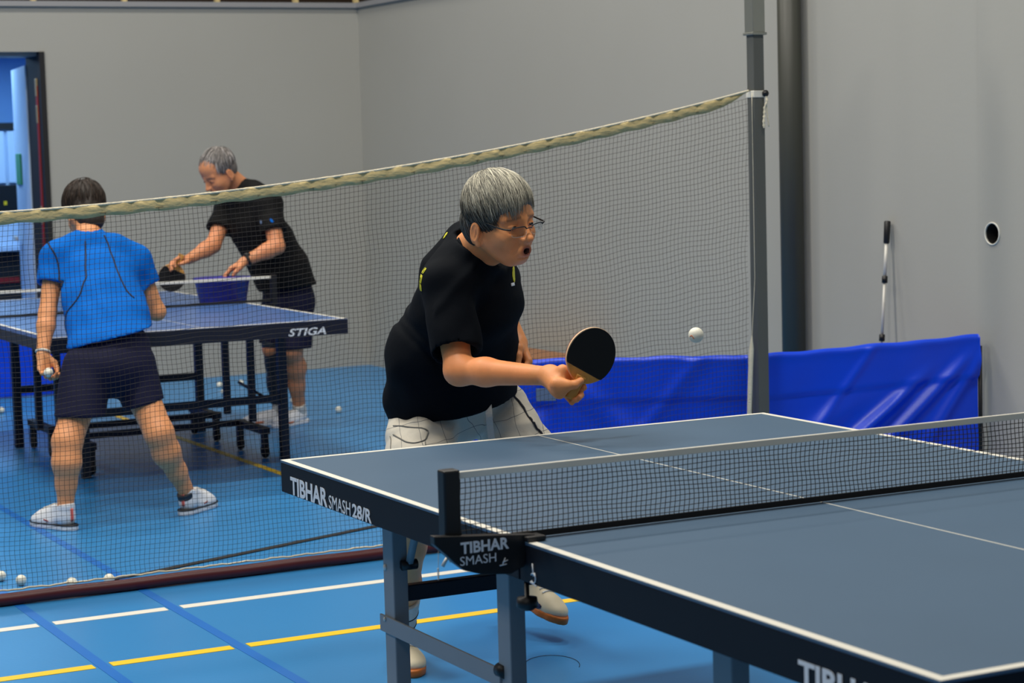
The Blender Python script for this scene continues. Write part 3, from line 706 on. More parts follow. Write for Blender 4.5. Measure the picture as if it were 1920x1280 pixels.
for x in (0.12, 1.03):
    for ya, yb in ((6.33, 6.76), (7.08, 7.52)):
        box('wheel_bar', (x - 0.022, ya, 0.125), (x + 0.022, yb, 0.16), M['frame2'], t2, 0.003)
        for y in (ya + 0.03, yb - 0.03):
            box('caster_fork', (x - 0.016, y - 0.02, 0.055), (x + 0.016, y + 0.02, 0.128), M['black'], t2, 0.003)
            lathe('caster_wheel', [(0.006, -0.012), (0.034, -0.012), (0.037, 0), (0.034, 0.012), (0.006, 0.012)], (x, y, 0.037), M['blackm'], t2, 18, (1, 0, 0))
    tube('stay_rod', [np.array([x, 6.28, 0.31]), np.array([x, 6.72, 0.36])], 0.008, M['frame2'], t2, 6)
n2 = tt_net('table_tennis_net', 'white taped net across the far table in front of the bucket', 0.455, YC, 0.86, 0.9, TH + 0.001, 0.014, 0.016, 0.0006)
for s in (-1, 1):
    xp = 0.455 + s * 0.865; box('net_post', (xp - 0.016, YC - 0.016, 0.74), (xp + 0.016, YC + 0.016, 0.905), M['black'], n2, 0.003)
    box('clamp_plate', (min(xp, xp - s * 0.16), YC - 0.02, 0.72), (max(xp, xp - s * 0.16), YC + 0.02, 0.741), M['black'], n2, 0.003)

# ------------------------------------------------------------------ bucket, balls
bc = hit(418, 566, 2, TH); R = 0.128
bk = empty('blue_tub', (bc[0], bc[1], TH + 0.001)); tag(bk, 'dark blue plastic tub standing on the far table beside its net', 'tub')
lathe('tub_body', [(R * 0.98, 0), (R, 0.004), (R * 1.16, 0.115), (R * 1.21, 0.118), (R * 1.22, 0.13), (R * 1.13, 0.131), (R * 1.11, 0.115), (R * 0.95, 0.008), (0.005, 0.007)], (bc[0], bc[1], TH + 0.001), M['bucket'], bk, 40)
lathe('tub_rim', [(R * 1.13, 0.127), (R * 1.235, 0.127), (R * 1.235, 0.134), (R * 1.13, 0.134)], (bc[0], bc[1], TH + 0.001), M['bucket'], bk, 40)
bm = bmesh.new(); bmesh.ops.create_uvsphere(bm, u_segments=28, v_segments=18, radius=0.02); ball_me = bpy.data.meshes.new('ball'); bm.to_mesh(ball_me); bm.free()
def ball(p, label, group='table tennis balls'):
    o = put('table_tennis_ball', ball_me, M['ball'], smooth=True); o.location = p; tag(o, label, 'ball', group); return o
flying = ball(tuple(at(1305, 628, 5.45)), 'cream ball with orange print flying above the table', None)
c0 = np.array(flying.location); dirs = []
for (ax, ay) in ((-0.84, -0.22), (-0.66, -0.06), (-0.52, -0.22), (-0.30, -0.50)):
    az = math.sqrt(max(0, 1 - ax * ax - ay * ay)); dirs.append(nrm(CR * ax + CU * ay - CF * az))
P = smoothpath([d * 0.02 for d in dirs], 16); P = np.array([nrm(p) * 0.0199 for p in P])
o = tube('orange_print', P, [0.0006] + [0.0011] * 14 + [0.0006], M['orange'], None, 6); o.parent = flying
for (px, py), lb in zip([(2, 1088), (40, 1096), (135, 1101), (205, 1094)], ['white ball at the left edge of the picture behind the net', 'white ball second from the left on the floor by the net tube', 'white ball third from the left on the floor by the net tube', 'white ball beside the end of the black floor strap']):
    q = hit(px, py, 2, 0.003)
    q = np.array([q[0], max(q[1], NY + 0.075), 0.0205])
    ball(tuple(q), lb)
for (px, py), lb in zip([(412, 727), (420, 740), (452, 723), (635, 774), (550, 757), (224, 745), (3, 775)],
    ['leftmost of three white balls on the floor by the end wall', 'nearest of three white balls on the floor by the end wall', 'rightmost of three white balls on the floor by the end wall', 'lone white ball on the open floor right of the far table', 'white ball just behind the far player\'s shoe', 'white ball on the floor seen between the legs of the player in blue', 'white ball on the floor at the left edge beyond the far table']):
    q = hit(px, py, 2, 0.0); ball((q[0], q[1], 0.0202), lb)

# ------------------------------------------------------------------ bats
M['rubber'] = mat('rubber_black', (13, 13, 14), 0.55, noise=0.1, nscale=30, spec=0.3)
M['rubber_r'] = mat('rubber_red', (150, 30, 34), 0.5, noise=0.1)
M['cork'] = mat('cork_gold', (196, 142, 62), 0.55, noise=0.22, nscale=60, stretch=(1, 1, 1), bump=0.2, bscale=200)
M['ply'] = mat('blade_ply', (226, 190, 150), 0.55, noise=0.12, nscale=20)
def bat(C, u, n, hand_len, label, rw=0.076, ru=0.08, cutoff=-0.045):
    C = np.asarray(C, float); u = nrm(u); n = nrm(np.asarray(n) - u * (np.asarray(n) @ u)); w = np.cross(u, n)
    r = empty('table_tennis_bat', tuple(C)); tag(r, label, 'bat', 'table tennis bats')
    out = []
    for k in range(56):
        a = 2 * math.pi * k / 56; x, y = math.sin(a), math.cos(a)
        sc = 1.0 if y > -0.5 else 1 - 0.12 * ((-0.5 - y) / 0.5)
        out.append((x * rw * sc, y * ru))
    prism('blade', out, C - n * 0.003, w, u, n, 0.006, M['ply'], r, 0.0008)
    def clip(poly):
        o = []
        for i in range(len(poly)):
            (xa, ya), (xb, yb) = poly[i], poly[(i + 1) % len(poly)]
            if ya >= cutoff: o.append((xa, ya))
            if (ya >= cutoff) != (yb >= cutoff): t = (cutoff - ya) / (yb - ya); o.append((xa + (xb - xa) * t, cutoff))
        return o
    rub = clip([(x * 0.985, y * 0.985) for x, y in out])
    prism('rubber', rub, C + n * 0.003, w, u, n, 0.0035, M['rubber'], r, 0.0006)
    prism('rubber', rub, C - n * 0.0065, w, u, n, 0.0035, M['rubber_r'], r, 0.0006)
    lo = [(x * 0.97, y * 0.97) for x, y in out if y * 0.97 < cutoff - 0.001]
    lo = sorted(lo, key=lambda q: q[0])
    if len(lo) > 2:
        pl = [(lo[0][0], cutoff - 0.001)] + lo + [(lo[-1][0], cutoff - 0.001)]
        prism('cork_face', pl, C + n * 0.003, w, u, n, 0.003, M['cork'], r, 0.0005)
    h0 = -ru + 0.018; h1 = -ru - hand_len
    hp = [(0.017, h0 + 0.002), (0.0145, h0 - 0.012), (0.0135, (h0 + h1) / 2), (0.0165, h1), (-0.0165, h1), (-0.0135, (h0 + h1) / 2), (-0.0145, h0 - 0.012), (-0.017, h0 + 0.002)]
    prism('handle', hp, C - n * 0.0115, w, u, n, 0.023, M['cork'], r, 0.004)
    return r
# ------------------------------------------------------------------ people: shared builders
M['skin'] = attr_mat('skin', 0.48, bump=0.04, bscale=260, sss=0.12)
M['hairm'] = attr_mat('hair_strands', 0.5, spec=0.4)
M['tee_navy'] = mat('tee_navy', (4, 9, 17), 0.9, noise=0.12, nscale=9, bump=0.10, bscale=38, spec=0.12)
M['tee_blue'] = mat('tee_blue', (3, 100, 194), 0.8, noise=0.08, nscale=9, bump=0.12, bscale=40, spec=0.1)
M['polo_black'] = mat('polo_black', (15, 15, 16), 0.8, noise=0.12, nscale=9, bump=0.12, bscale=34, spec=0.2)
M['short_navy'] = mat('short_navy', (18, 20, 48), 0.75, noise=0.12, nscale=9, bump=0.12, bscale=30, spec=0.2)
M['piping'] = mat('piping_dark', (8, 24, 50), 0.7, noise=0.05)
M['white_sock'] = mat('sock_white', (212, 210, 202), 0.85, noise=0.06, nscale=40, bump=0.3, bscale=160)
M['shoe_cream'] = mat('shoe_cream', (224, 212, 182), 0.55, noise=0.12, nscale=16)
M['shoe_white'] = mat('shoe_white', (226, 228, 232), 0.6, noise=0.06, nscale=20, bump=0.15, bscale=120)
M['gum'] = mat('gum_sole', (190, 104, 36), 0.5, noise=0.1)
M['navy'] = mat('logo_navy', (24, 34, 78), 0.5, noise=0.05)
M['pink'] = mat('tab_coral', (244, 110, 96), 0.55, noise=0.05)
M['yellow_print'] = mat('print_yellow', (212, 206, 40), 0.6, noise=0.05)
M['lens'] = mat('lens_glass', (235, 240, 245), 0.05)
_b = M['lens'].node_tree.nodes['Principled BSDF']; _b.inputs['Transmission Weight'].default_value = 1.0; _b.inputs['IOR'].default_value = 1.08; _b.inputs['Roughness'].default_value = 0.02
M['eye_w'] = mat('eye_white', (214, 205, 196), 0.25); M['eye_d'] = mat('iris_dark', (26, 16, 12), 0.2)
M['mouth'] = mat('mouth_dark', (74, 22, 20), 0.6)
# windowpane checked cotton
def check_mat():
    m = mat('checked_cotton', (214, 208, 194), 0.85, bump=0.15, bscale=60, spec=0.2); nt = m.node_tree; b = nt.nodes['Principled BSDF']
    tc = nt.nodes.new('ShaderNodeTexCoord'); mp = nt.nodes.new('ShaderNodeMapping'); mp.inputs['Rotation'].default_value = (0.25, 0.2, 0.55)
    nt.links.new(tc.outputs['Object'], mp.inputs[0]); sp = nt.nodes.new('ShaderNodeSeparateXYZ'); nt.links.new(mp.outputs[0], sp.inputs[0])
    nz = nt.nodes.new('ShaderNodeTexNoise'); nz.inputs['Scale'].default_value = 7; nt.links.new(tc.outputs['Object'], nz.inputs['Vector'])
    outs = []
    for i, per in ((0, 0.066), (2, 0.072)):
        a = nt.nodes.new('ShaderNodeMath'); a.operation = 'MULTIPLY_ADD'; nt.links.new(nz.outputs['Fac'], a.inputs[0]); a.inputs[1].default_value = 0.05; nt.links.new(sp.outputs[i], a.inputs[2])
        d = nt.nodes.new('ShaderNodeMath'); d.operation = 'DIVIDE'; nt.links.new(a.outputs[0], d.inputs[0]); d.inputs[1].default_value = per
        f = nt.nodes.new('ShaderNodeMath'); f.operation = 'FRACT'; nt.links.new(d.outputs[0], f.inputs[0])
        l = nt.nodes.new('ShaderNodeMath'); l.operation = 'LESS_THAN'; nt.links.new(f.outputs[0], l.inputs[0]); l.inputs[1].default_value = 0.022; outs.append(l)
    mx = nt.nodes.new('ShaderNodeMath'); mx.operation = 'MAXIMUM'; nt.links.new(outs[0].outputs[0], mx.inputs[0]); nt.links.new(outs[1].outputs[0], mx.inputs[1])
    mi = nt.nodes.new('ShaderNodeMix'); mi.data_type = 'RGBA'; nt.links.new(mx.outputs[0], mi.inputs[0]); mi.inputs[6].default_value = lin((210, 204, 190)); mi.inputs[7].default_value = lin((112, 112, 114))
    nt.links.new(mi.outputs[2], b.inputs['Base Color']); return m
M['check'] = check_mat()
M['seam'] = mat('seam_grey', (120, 118, 112), 0.8, noise=0.1)

def person(loc, label): r = empty('person', tuple(loc)); tag(r, label, 'person'); return r
def part(name, S, h, material, root, regions=None, tint=None, smooth_iter=0):
    me = S.mesh(name, h, regions)
    o = put(name, me, material, smooth=True); adopt(o, root)
    if tint is not None: set_tint(me, tint(verts_of(me)))
    return o
def patch(name, S, c, du, dv, w, h, material, parent, outline=None, off=0.0012, n=9):
    """thin print or panel following the cloth surface; outline(u,v in -1..1)->keep"""
    c = np.asarray(c, float); du = nrm(du); dv = nrm(dv); g = np.linspace(-1, 1, n); P = np.array([c + du * w / 2 * a + dv * h / 2 * b for b in g for a in g])
    P = S.wrap(P, off); F = []
    for j in range(n - 1):
        for i in range(n - 1):
            u, v = (g[i] + g[i + 1]) / 2, (g[j] + g[j + 1]) / 2
            if outline is None or outline(u, v): F.append((j * n + i, j * n + i + 1, j * n + n + i + 1, j * n + n + i))
    me = meshpy(name, P, F); md_ = None
    o = put(name, me, material, smooth=True); adopt(o, parent); s = o.modifiers.new('thick', 'SOLIDIFY'); s.thickness = 0.0012; s.offset = 0; return o
def print_text(name, S, s, c, du, dv, w, h, material, parent, bold=0.01):
    me, v = text_verts(s, bold); c = np.asarray(c, float); du = nrm(du); dv = nrm(dv)
    P = c + du * (v[:, :1] - 0.5) * w + dv * (v[:, 1:2] - 0.5) * h; P = S.wrap(P, 0.001) + 0; nn = nrm(np.cross(du, dv)); P = P + nn * (v[:, 2:] * 0.0012)
    me.vertices.foreach_set('co', P.astype(np.float32).ravel()); me.update(); me.materials.clear(); o = put(name, me, material); adopt(o, parent); return o

def cast(S, px, py, z0, z1, n=260):
    """first surface point met along the line of sight, with its normal"""
    Z = np.linspace(z0, z1, n); P = np.array([at(px, py, z) for z in Z]); f = S.at(P); k = int(np.argmax(f < 0)) if (f < 0).any() else int(np.argmin(f)); p = P[k]; e = 0.004
    g = nrm([S.at([p + np.eye(3)[i] * e])[0] - S.at([p - np.eye(3)[i] * e])[0] for i in range(3)]); return p, g
class Frame:
    def __init__(s, o, f, u):
        s.o = np.asarray(o, float); s.f = nrm(f); u = np.asarray(u, float); s.u = nrm(u - s.f * (u @ s.f)); s.l = np.cross(s.u, s.f); s.A = np.array([s.f, s.l, s.u])
    def __call__(s, x, y, z): return s.o + s.f * x + s.l * y + s.u * z
    def local(s, P): return (np.asarray(P) - s.o) @ s.A.T
def head_sdf(S, H, k=1.0, mouth=True, ears=True):
    A = H.A
    e = lambda c, r, kk=0.02, mode='u': S.ell(H(*[q * k for q in c]), np.array(r) * k, A, kk * k, mode)
    cn = lambda a, b, ra, rb, kk=0.012, mode='u': S.cone(H(*[q * k for q in a]), H(*[q * k for q in b]), ra * k, rb * k, kk * k, mode)
    e((-0.016, 0, 0.042), (0.098, 0.077, 0.088)); e((0.034, 0, -0.024), (0.060, 0.063, 0.078), 0.03); e((0.042, 0, 0.052), (0.050, 0.062, 0.052), 0.03)
    cn((0.066, -0.008, -0.090), (0.066, 0.008, -0.090), 0.021, 0.021, 0.03)
    for s in (-1, 1):
        cn((-0.005, s * 0.054, -0.045), (0.055, s * 0.022, -0.088), 0.021, 0.021, 0.03)
        e((0.060, s * 0.040, -0.030), (0.030, 0.026, 0.030), 0.025)
        cn((0.088, s * 0.010, 0.020), (0.072, s * 0.050, 0.021), 0.010, 0.010, 0.014)
        e((0.104, s * 0.032, 0.002), (0.020, 0.021, 0.012), 0.014, 's')
        e((0.080, s * 0.032, 0.001), (0.0135, 0.018, 0.0125), 0.005)
    cn((0.093, 0, 0.010), (0.116, 0, -0.030), 0.0080, 0.0105, 0.016); e((0.1165, 0, -0.033), (0.0115, 0.0115, 0.0092), 0.008)
    for s in (-1, 1):
        e((0.102, s * 0.0140, -0.036), (0.0115, 0.0078, 0.0080), 0.008); e((0.113, s * 0.0075, -0.0445), (0.006, 0.004, 0.004), 0.003, 's')
    e((0.082, 0, -0.064), (0.022, 0.031, 0.026), 0.022)
    for s in (-1, 1):
        cn((0.101, s * 0.0225, -0.040), (0.090, s * 0.0335, -0.068), 0.0030, 0.0030, 0.012, 's')
        cn((0.0925, s * 0.018, 0.0125), (0.0865, s * 0.046, 0.0095), 0.0018, 0.0018, 0.004, 's')
        cn((0.0945, s * 0.020, -0.0145), (0.084, s * 0.046, -0.0145), 0.0016, 0.0016, 0.006, 's')
    e((0.094, 0, -0.086), (0.006, 0.018, 0.004), 0.010, 's')
    if mouth:
        S.torus(H(0.1005 * k, 0, -0.069 * k), H.f, 0.0112 * k, 0.0056 * k, sq=(1.3, 1.0, H.l, H.u), k=0.006 * k)
        e((0.108, 0, -0.069), (0.022, 0.0100, 0.0070), 0.004, 's')
    else:
        cn((0.100, -0.015, -0.068), (0.100, 0.015, -0.068), 0.006, 0.006, 0.01)
    if ears:
        for s in (-1, 1):
            Ae = np.array([nrm(H.f - H.u * 0.22 + H.l * s * 0.25), H.l * s, H.u]); Ae[1] = nrm(np.cross(Ae[2], Ae[0])); Ae[2] = nrm(np.cross(Ae[0], Ae[1]))
            S.ell(H(-0.014 * k, s * 0.080 * k, -0.022 * k), np.array([0.021, 0.0105, 0.034]) * k, Ae, 0.006 * k)
            S.cone(H(-0.004 * k, s * 0.077 * k, -0.049 * k), H(-0.004 * k, s * 0.078 * k, -0.054 * k), 0.009 * k, 0.008 * k, 0.006)
            S.ell(H(-0.008 * k, s * 0.091 * k, -0.019 * k), np.array([0.013, 0.0085, 0.022]) * k, Ae, 0.005 * k, 's'); S.cone(H(-0.006 * k, s * 0.0845 * k, -0.008 * k), H(-0.010 * k, s * 0.0845 * k, -0.030 * k), 0.0035 * k, 0.0030 * k, 0.004)
def head_tint(H, base, k=1.0):
    base = np.array(lin(base)[:3])
    def fn(P):
        C = np.tile(base, (len(P), 1)); L = H.local(P) / k
        n = hashnoise(P[:, 0] * 30, P[:, 1] * 30, P[:, 2] * 30, 3) * 0.05 + hashnoise(P[:, 0] * 110, P[:, 1] * 110, P[:, 2] * 110, 5) * 0.035
        C *= (1 + n)[:, None]
        d = np.sqrt(((L[:, 1]) / 1.25) ** 2 + (L[:, 2] + 0.069) ** 2); lip = np.clip(1 - np.abs(d - 0.0112) / 0.0070, 0, 1) * (L[:, 0] > 0.085)
        C = C * (1 - 0.8 * lip[:, None]) + np.array(lin((158, 72, 60))[:3]) * (0.8 * lip[:, None])
        inn = (d < 0.0095) & (L[:, 0] > 0.07) & (L[:, 0] < 0.106) & (np.abs(L[:, 2] + 0.069) < 0.02); C[inn] = np.array(lin((46, 14, 14))[:3])
        brow = np.exp(-((L[:, 2] - 0.0245 - 0.004 * np.cos(np.abs(L[:, 1]) * 60)) / 0.0042) ** 2) * (np.abs(L[:, 1]) > 0.012) * (np.abs(L[:, 1]) < 0.052) * (L[:, 0] > 0.04)
        C = C * (1 - 0.6 * brow[:, None]) + np.array(lin((70, 54, 44))[:3]) * (0.6 * brow[:, None])
        return C
    return fn
def plain_tint(base):
    base = np.array(lin(base)[:3])
    return lambda P: np.tile(base, (len(P), 1)) * (1 + hashnoise(P[:, 0] * 25, P[:, 1] * 25, P[:, 2] * 25, 2) * 0.06)[:, None]
def eyes(H, root, k=1.0):
    for s in (-1, 1):
        S = Sdf(); S.ell(H(0.0835 * k, s * 0.032 * k, 0.0005 * k), np.array([0.0114, 0.0135, 0.0034]) * k, H.A, 0.002)
        e = part('eye', S, 0.0011, M['eye_w'], root)
        S = Sdf(); S.ell(H(0.0915 * k, s * 0.0325 * k, 0.0005 * k), np.array([0.0050, 0.0082, 0.0040]) * k, H.A, 0.002)
        i = part('iris', S, 0.0009, M['eye_d'], root); i.parent = e; i.matrix_parent_inverse = e.matrix_world.inverted()
        i.matrix_parent_inverse = Matrix.Identity(4)
        # the iris shares the eye's own parent offset
        i.matrix_basis = Matrix.Identity(4)
def chain(S, pts, r0, r1, k=0.004):
    n = len(pts) - 1
    for i in range(n):
        a = r0 + (r1 - r0) * i / n; b = r0 + (r1 - r0) * (i + 1) / n; S.cone(pts[i], pts[i + 1], a, b, k)
def hand(S, wrist, d, pn, th, curl=(0.5, 0.6, 0.4), k=1.0, spread=0.06, thumb=None, curls=None):
    """relaxed or curled hand; d finger direction, pn palm normal, th towards the thumb"""
    d = nrm(d); pn = nrm(np.asarray(pn) - d * (np.asarray(pn) @ d)); t0 = np.cross(d, pn); th = t0 if t0 @ np.asarray(th) > 0 else -t0
    w = np.asarray(wrist, float)
    offs = (0.029, 0.010, -0.010, -0.027); lens = ((0.043, 0.026, 0.020), (0.047, 0.030, 0.021), (0.043, 0.028, 0.020), (0.034, 0.021, 0.018)); adv = (0.086, 0.089, 0.085, 0.077)
    for i in range(4):
        kn = w + (d * adv[i] + th * offs[i]) * k; S.cone(w + th * offs[i] * 0.45 * k + d * 0.012 * k, kn, 0.0165 * k, 0.0118 * k, 0.014)
        c = curls[i] if curls else curl; ang = 0; p = kn; pts = [kn]
        for j in range(3):
            ang += c[j]; dd = d * math.cos(ang) + pn * math.sin(ang) + th * offs[i] * spread / 0.03; p = p + nrm(dd) * lens[i][j] * k; pts.append(p)
        r0 = (0.0096, 0.0098, 0.0092, 0.0082)[i] * k; chain(S, pts, r0, r0 * 0.80)
    if thumb is None: thumb = [(0.020, 0.020, 0.010), (0.046, 0.046, 0.022), (0.074, 0.050, 0.032), (0.096, 0.044, 0.040)]
    tp = [w + (d * a + th * b + pn * c) * k for a, b, c in thumb]; chain(S, tp, 0.0135 * k, 0.0092 * k, 0.008)
    S.cone(tp[0], tp[1], 0.017 * k, 0.013 * k, 0.014)
def limb(S, pts, rs, k=0.02):
    for i in range(len(pts) - 1): S.cone(pts[i], pts[i + 1], rs[i], rs[i + 1], k)
def calf(S, knee, ankle, back, r_knee=0.054, r_calf=0.058, r_ank=0.036, k=0.03):
    knee = np.asarray(knee); ankle = np.asarray(ankle); m = knee + (ankle - knee) * 0.30 + nrm(back) * 0.016
    S.cone(knee, m, r_knee, r_calf * 0.93, k); S.cone(m, knee + (ankle - knee) * 0.62 + nrm(back) * 0.004, r_calf, r_ank * 1.2, k); S.cone(knee + (ankle - knee) * 0.6, ankle, r_ank * 1.2, r_ank, k)
def shoe(root, o, f, u, up_mat, sole_mat, L=0.275, decor=None, hs=1.0):
    H = Frame(o, f, u); q = L / 0.275; r = empty('shoe', tuple(H.o)); adopt(r, root); r.location = Vector(H.o) ; r.matrix_parent_inverse = Matrix.Translation(-Vector(root.location))
    S = Sdf()
    S.cone(H(-0.036 * q, 0, 0.044 * hs), H(0.12 * q, 0, 0.034 * hs), 0.035, 0.036, 0.02); S.ell(H(0.142 * q, 0.002, 0.030), (0.062 * q, 0.044, 0.030), H.A, 0.03); S.ell(H(0.07 * q, 0, 0.030), (0.09 * q, 0.042, 0.028), H.A, 0.02)
    S.cone(H(-0.030, 0, 0.05), H(-0.036, 0, 0.082 * hs), 0.036, 0.037, 0.02); S.cone(H(0.005, 0, 0.078 * hs), H(0.095, 0, 0.045 * hs), 0.026, 0.022, 0.025)
    S.cone(H(-0.028, 0, 0.10 * hs), H(-0.02, 0, 0.075 * hs), 0.031, 0.029, 0.006, 's')
    S.plane(-H.u, H(0, 0, 0.014)); S.plane(nrm(H.u + H.f * 0.12), H(-0.03, 0, 0.092 * hs))
    up = part('upper', S, 0.0042, up_mat, r); up.matrix_parent_inverse = Matrix.Translation(-Vector(H.o))
    B = Sdf(); st = [(-0.078, 0.022), (-0.055, 0.034), (0.0, 0.035), (0.07, 0.042), (0.13, 0.045), (0.17, 0.037), (0.196, 0.020)]
    for (xa, wa), (xb, wb) in zip(st[:-1], st[1:]): B.loft([(H(xa * q, 0, 0.011), H.l, wa + 0.002, 0.05), (H(xb * q, 0, 0.011), H.l, wb + 0.002, 0.05)], 0.01)
    B.plane(-H.u, H(0, 0, 0.0)); B.plane(H.u, H(0, 0, 0.024))
    so = part('sole', B, 0.004, sole_mat, r); so.matrix_parent_inverse = Matrix.Translation(-Vector(H.o))
    V = []
    for i in range(4):
        x = 0.045 + i * 0.020; z = 0.092 * hs - i * 0.010
        P = S.wrap([H(x * q + 0.004, y, z) for y in np.linspace(-0.020, 0.020, 7)], 0.002); V.append(P)
    la_ = tubes('laces', V, 0.0026, M['shoe_white'] if up_mat is not M['shoe_white'] else M['white_sock'], None, 5); la_.parent = r; la_.matrix_parent_inverse = Matrix.Translation(-Vector(H.o))
    if decor: decor(H, S, r, q)
    return H, r
def fix(o, H): o.matrix_parent_inverse = Matrix.Translation(-Vector(H.o)); return o
# ------------------------------------------------------------------ main player (dark T-shirt, checked shorts)
UP = np.array([0, 0, 1.0]); TOW = nrm(np.array([-CF[0], -CF[1], 0])); RT = nrm(np.array([CR[0], CR[1], 0]))
fwd = nrm(np.array([0.40, -0.92, 0])); lef = np.array([0.92, 0.40, 0])
pl = person((0.08, 2.0, 0), 'grey-haired player in dark T-shirt and checked shorts lunging with a bat at the foreground table')
SK = (238, 154, 98)
hipR, hipL = at(800, 795, 6.42), at(900, 762, 6.56)
kneeR = at(778, 948, 6.12); kneeL = at(1008, 888, 6.44)
fR = nrm(TOW * 0.96 + RT * 0.22); oR = hit(776, 1268, 2, 0) - fR * 0.19; oR[2] = 0
toe = at(1048, 1166, 6.70); fL = nrm(toe - at(968, 1116, 6.86)); uL = nrm(UP + RT * 0.35 + TOW * 0.25); oL = toe - fL * 0.185
ankR = Frame(oR, fR, UP)(-0.03, 0, 0.085); ankL = Frame(oL, fL, uL)(-0.03, 0, 0.085)
shR, shL = at(838, 540, 6.06), at(930, 524, 6.40)
elR, wrR = at(860, 694, 5.95), at(1032, 705, 5.78)
elL, wrL = at(925, 565, 6.60), at(972, 643, 6.44)
chest, belly, pelv = at(877, 575, 6.25), at(840, 690, 6.40), at(848, 775, 6.48)
neckb, Eo = at(889, 468, 6.16), at(936, 414, 5.98)
psi = math.radians(45); hf = nrm(RT * math.cos(psi) + TOW * math.sin(psi)); pit = math.radians(8)
hl = nrm(np.cross(UP, hf)); hf2 = nrm(hf * math.cos(pit) - UP * math.sin(pit)); hu = np.cross(hf2, hl); rol = math.radians(7)
hu = nrm(hu * math.cos(rol) - hl * math.sin(rol) * 1.0)
H1 = Frame(Eo, hf2, hu); HK = 1.02
B = Sdf(); head_sdf(B, H1, HK)
B.cone(neckb, H1(-0.030, 0, -0.045), 0.062, 0.056, 0.03); B.cone(at(911, 474, 6.1), H1(0.015, 0, -0.075), 0.042, 0.036, 0.03)
latS = nrm(shL - shR)
B.loft([(at(852, 738, 6.46), lef, 0.14, 0.10), (belly, lef, 0.15, 0.12), (chest, latS, 0.15, 0.10), (at(892, 515, 6.2), latS, 0.13, 0.075)], 0.04)
limb(B, [shR, elR], [0.052, 0.039]); B.ell(elR + (CR * 0.004 + CU * -0.001), (0.039, 0.038, 0.039), k=0.02)
mid = elR + (wrR - elR) * 0.30; B.cone(elR, mid, 0.038, 0.0385, 0.02); B.cone(mid, wrR, 0.0385, 0.0250, 0.02)
limb(B, [shL, elL], [0.052, 0.042]); midL = elL + (wrL - elL) * 0.35; B.cone(elL, midL, 0.042, 0.041, 0.02); B.cone(midL, wrL, 0.041, 0.029, 0.02)
limb(B, [hipR, kneeR], [0.085, 0.06]); limb(B, [hipL, kneeL], [0.066, 0.06])
calf(B, kneeR, ankR, -fwd); calf(B, kneeL, ankL, -fwd)
# bat and the hand that grips it
bu = nrm(0.46 * CR + 0.89 * CU + 0.05 * CF); bn_ = nrm(-CF * 0.86 + (0.89 * CR - 0.46 * CU) * 0.50)
BC = at(1107, 667, 5.74)
bat(BC, bu, bn_, 0.050, 'black rubber bat with golden cork handle gripped by the foreground player')
bw = np.cross(bu, bn_); G = BC - bu * 0.100
g = lambda w, n, u: G + bw * w + bn_ * n + bu * u
for pts, r0, r1 in (([g(-0.046, -0.020, 0.030), g(-0.014, -0.026, 0.036), g(0.018, -0.020, 0.030), g(0.030, -0.002, 0.016)], 0.0098, 0.0082),
                    ([g(-0.044, -0.018, 0.012), g(-0.008, -0.026, 0.014), g(0.024, -0.018, 0.008), g(0.029, 0.002, -0.006), g(0.020, 0.014, -0.014)], 0.0098, 0.0084),
                    ([g(-0.044, -0.016, -0.006), g(-0.008, -0.025, -0.006), g(0.022, -0.018, -0.012), g(0.024, 0.000, -0.022), g(0.012, 0.012, -0.026)], 0.0094, 0.008),
                    ([g(-0.044, -0.012, -0.022), g(-0.012, -0.022, -0.024), g(0.014, -0.016, -0.030), g(0.016, 0.0, -0.036)], 0.0086, 0.0074)):
    chain(B, pts, r0, r1, 0.004); B.cone(wrR, pts[0], 0.019, 0.0125, 0.018)
chain(B, [g(-0.060, 0.004, -0.010), g(-0.034, 0.020, 0.000), g(-0.018, 0.023, 0.010), g(-0.004, 0.020, 0.028)], 0.0142, 0.0092, 0.008)
B.cone(wrR, g(-0.046, 0.006, -0.014), 0.022, 0.019, 0.02); B.cone(wrR, g(-0.034, 0.002, -0.030), 0.020, 0.0145, 0.02)
# left hand, loosely closed
hand(B, wrL, at(988, 684, 6.40) - wrL, -RT * 0.7 + TOW * 0.3 - UP * 0.2, TOW, curl=(0.7, 1.0, 0.6))
lo, hi = B.bounds(); hd = H1.o; hlo, hhi = hd - 0.17, hd + 0.175; hlo[2] = hd[2] - 0.14
gl, gh = G - 0.10, G + 0.10; wl, wh = wrL - 0.13, wrL + 0.13
_tint = head_tint(H1, SK, HK)
# the neck/torso block is meshed coarser; blocks overlap so the surface stays continuous
body = part('body', B, 0.006, M['skin'], pl, [(lo, hi, 0.0075), (hlo, hhi, 0.0026), (gl, gh, 0.0028), (wl, wh, 0.0034)], _tint)
eyes(H1, pl, HK)
# T-shirt
T = Sdf()
T.loft([(at(852, 795, 6.48), lef, 0.210, 0.180), (at(845, 720, 6.43), lef, 0.205, 0.174), (at(845, 660, 6.36), lef, 0.205, 0.170), (chest, latS, 0.192, 0.132), (at(890, 520, 6.2), latS, 0.165, 0.098)], 0.05)
T.cone(at(862, 512, 6.12), shR, 0.07, 0.073, 0.05); T.cone(at(905, 502, 6.22), shL, 0.070, 0.062, 0.05)
T.cone(at(864, 456, 6.27), at(838, 508, 6.28), 0.062, 0.080, 0.05)
T.cone(at(868, 470, 6.19), at(846, 528, 6.14), 0.060, 0.080, 0.06)
slE = shR + (elR - shR) * 0.80; T.cone(shR, slE + nrm(elR - shR) * 0.03, 0.072, 0.075, 0.03); T.cone(shL, shL + (elL - shL) * 0.75, 0.064, 0.064, 0.03)
T.cone(at(880, 494, 6.17), at(900, 472, 6.12), 0.086, 0.074, 0.03)
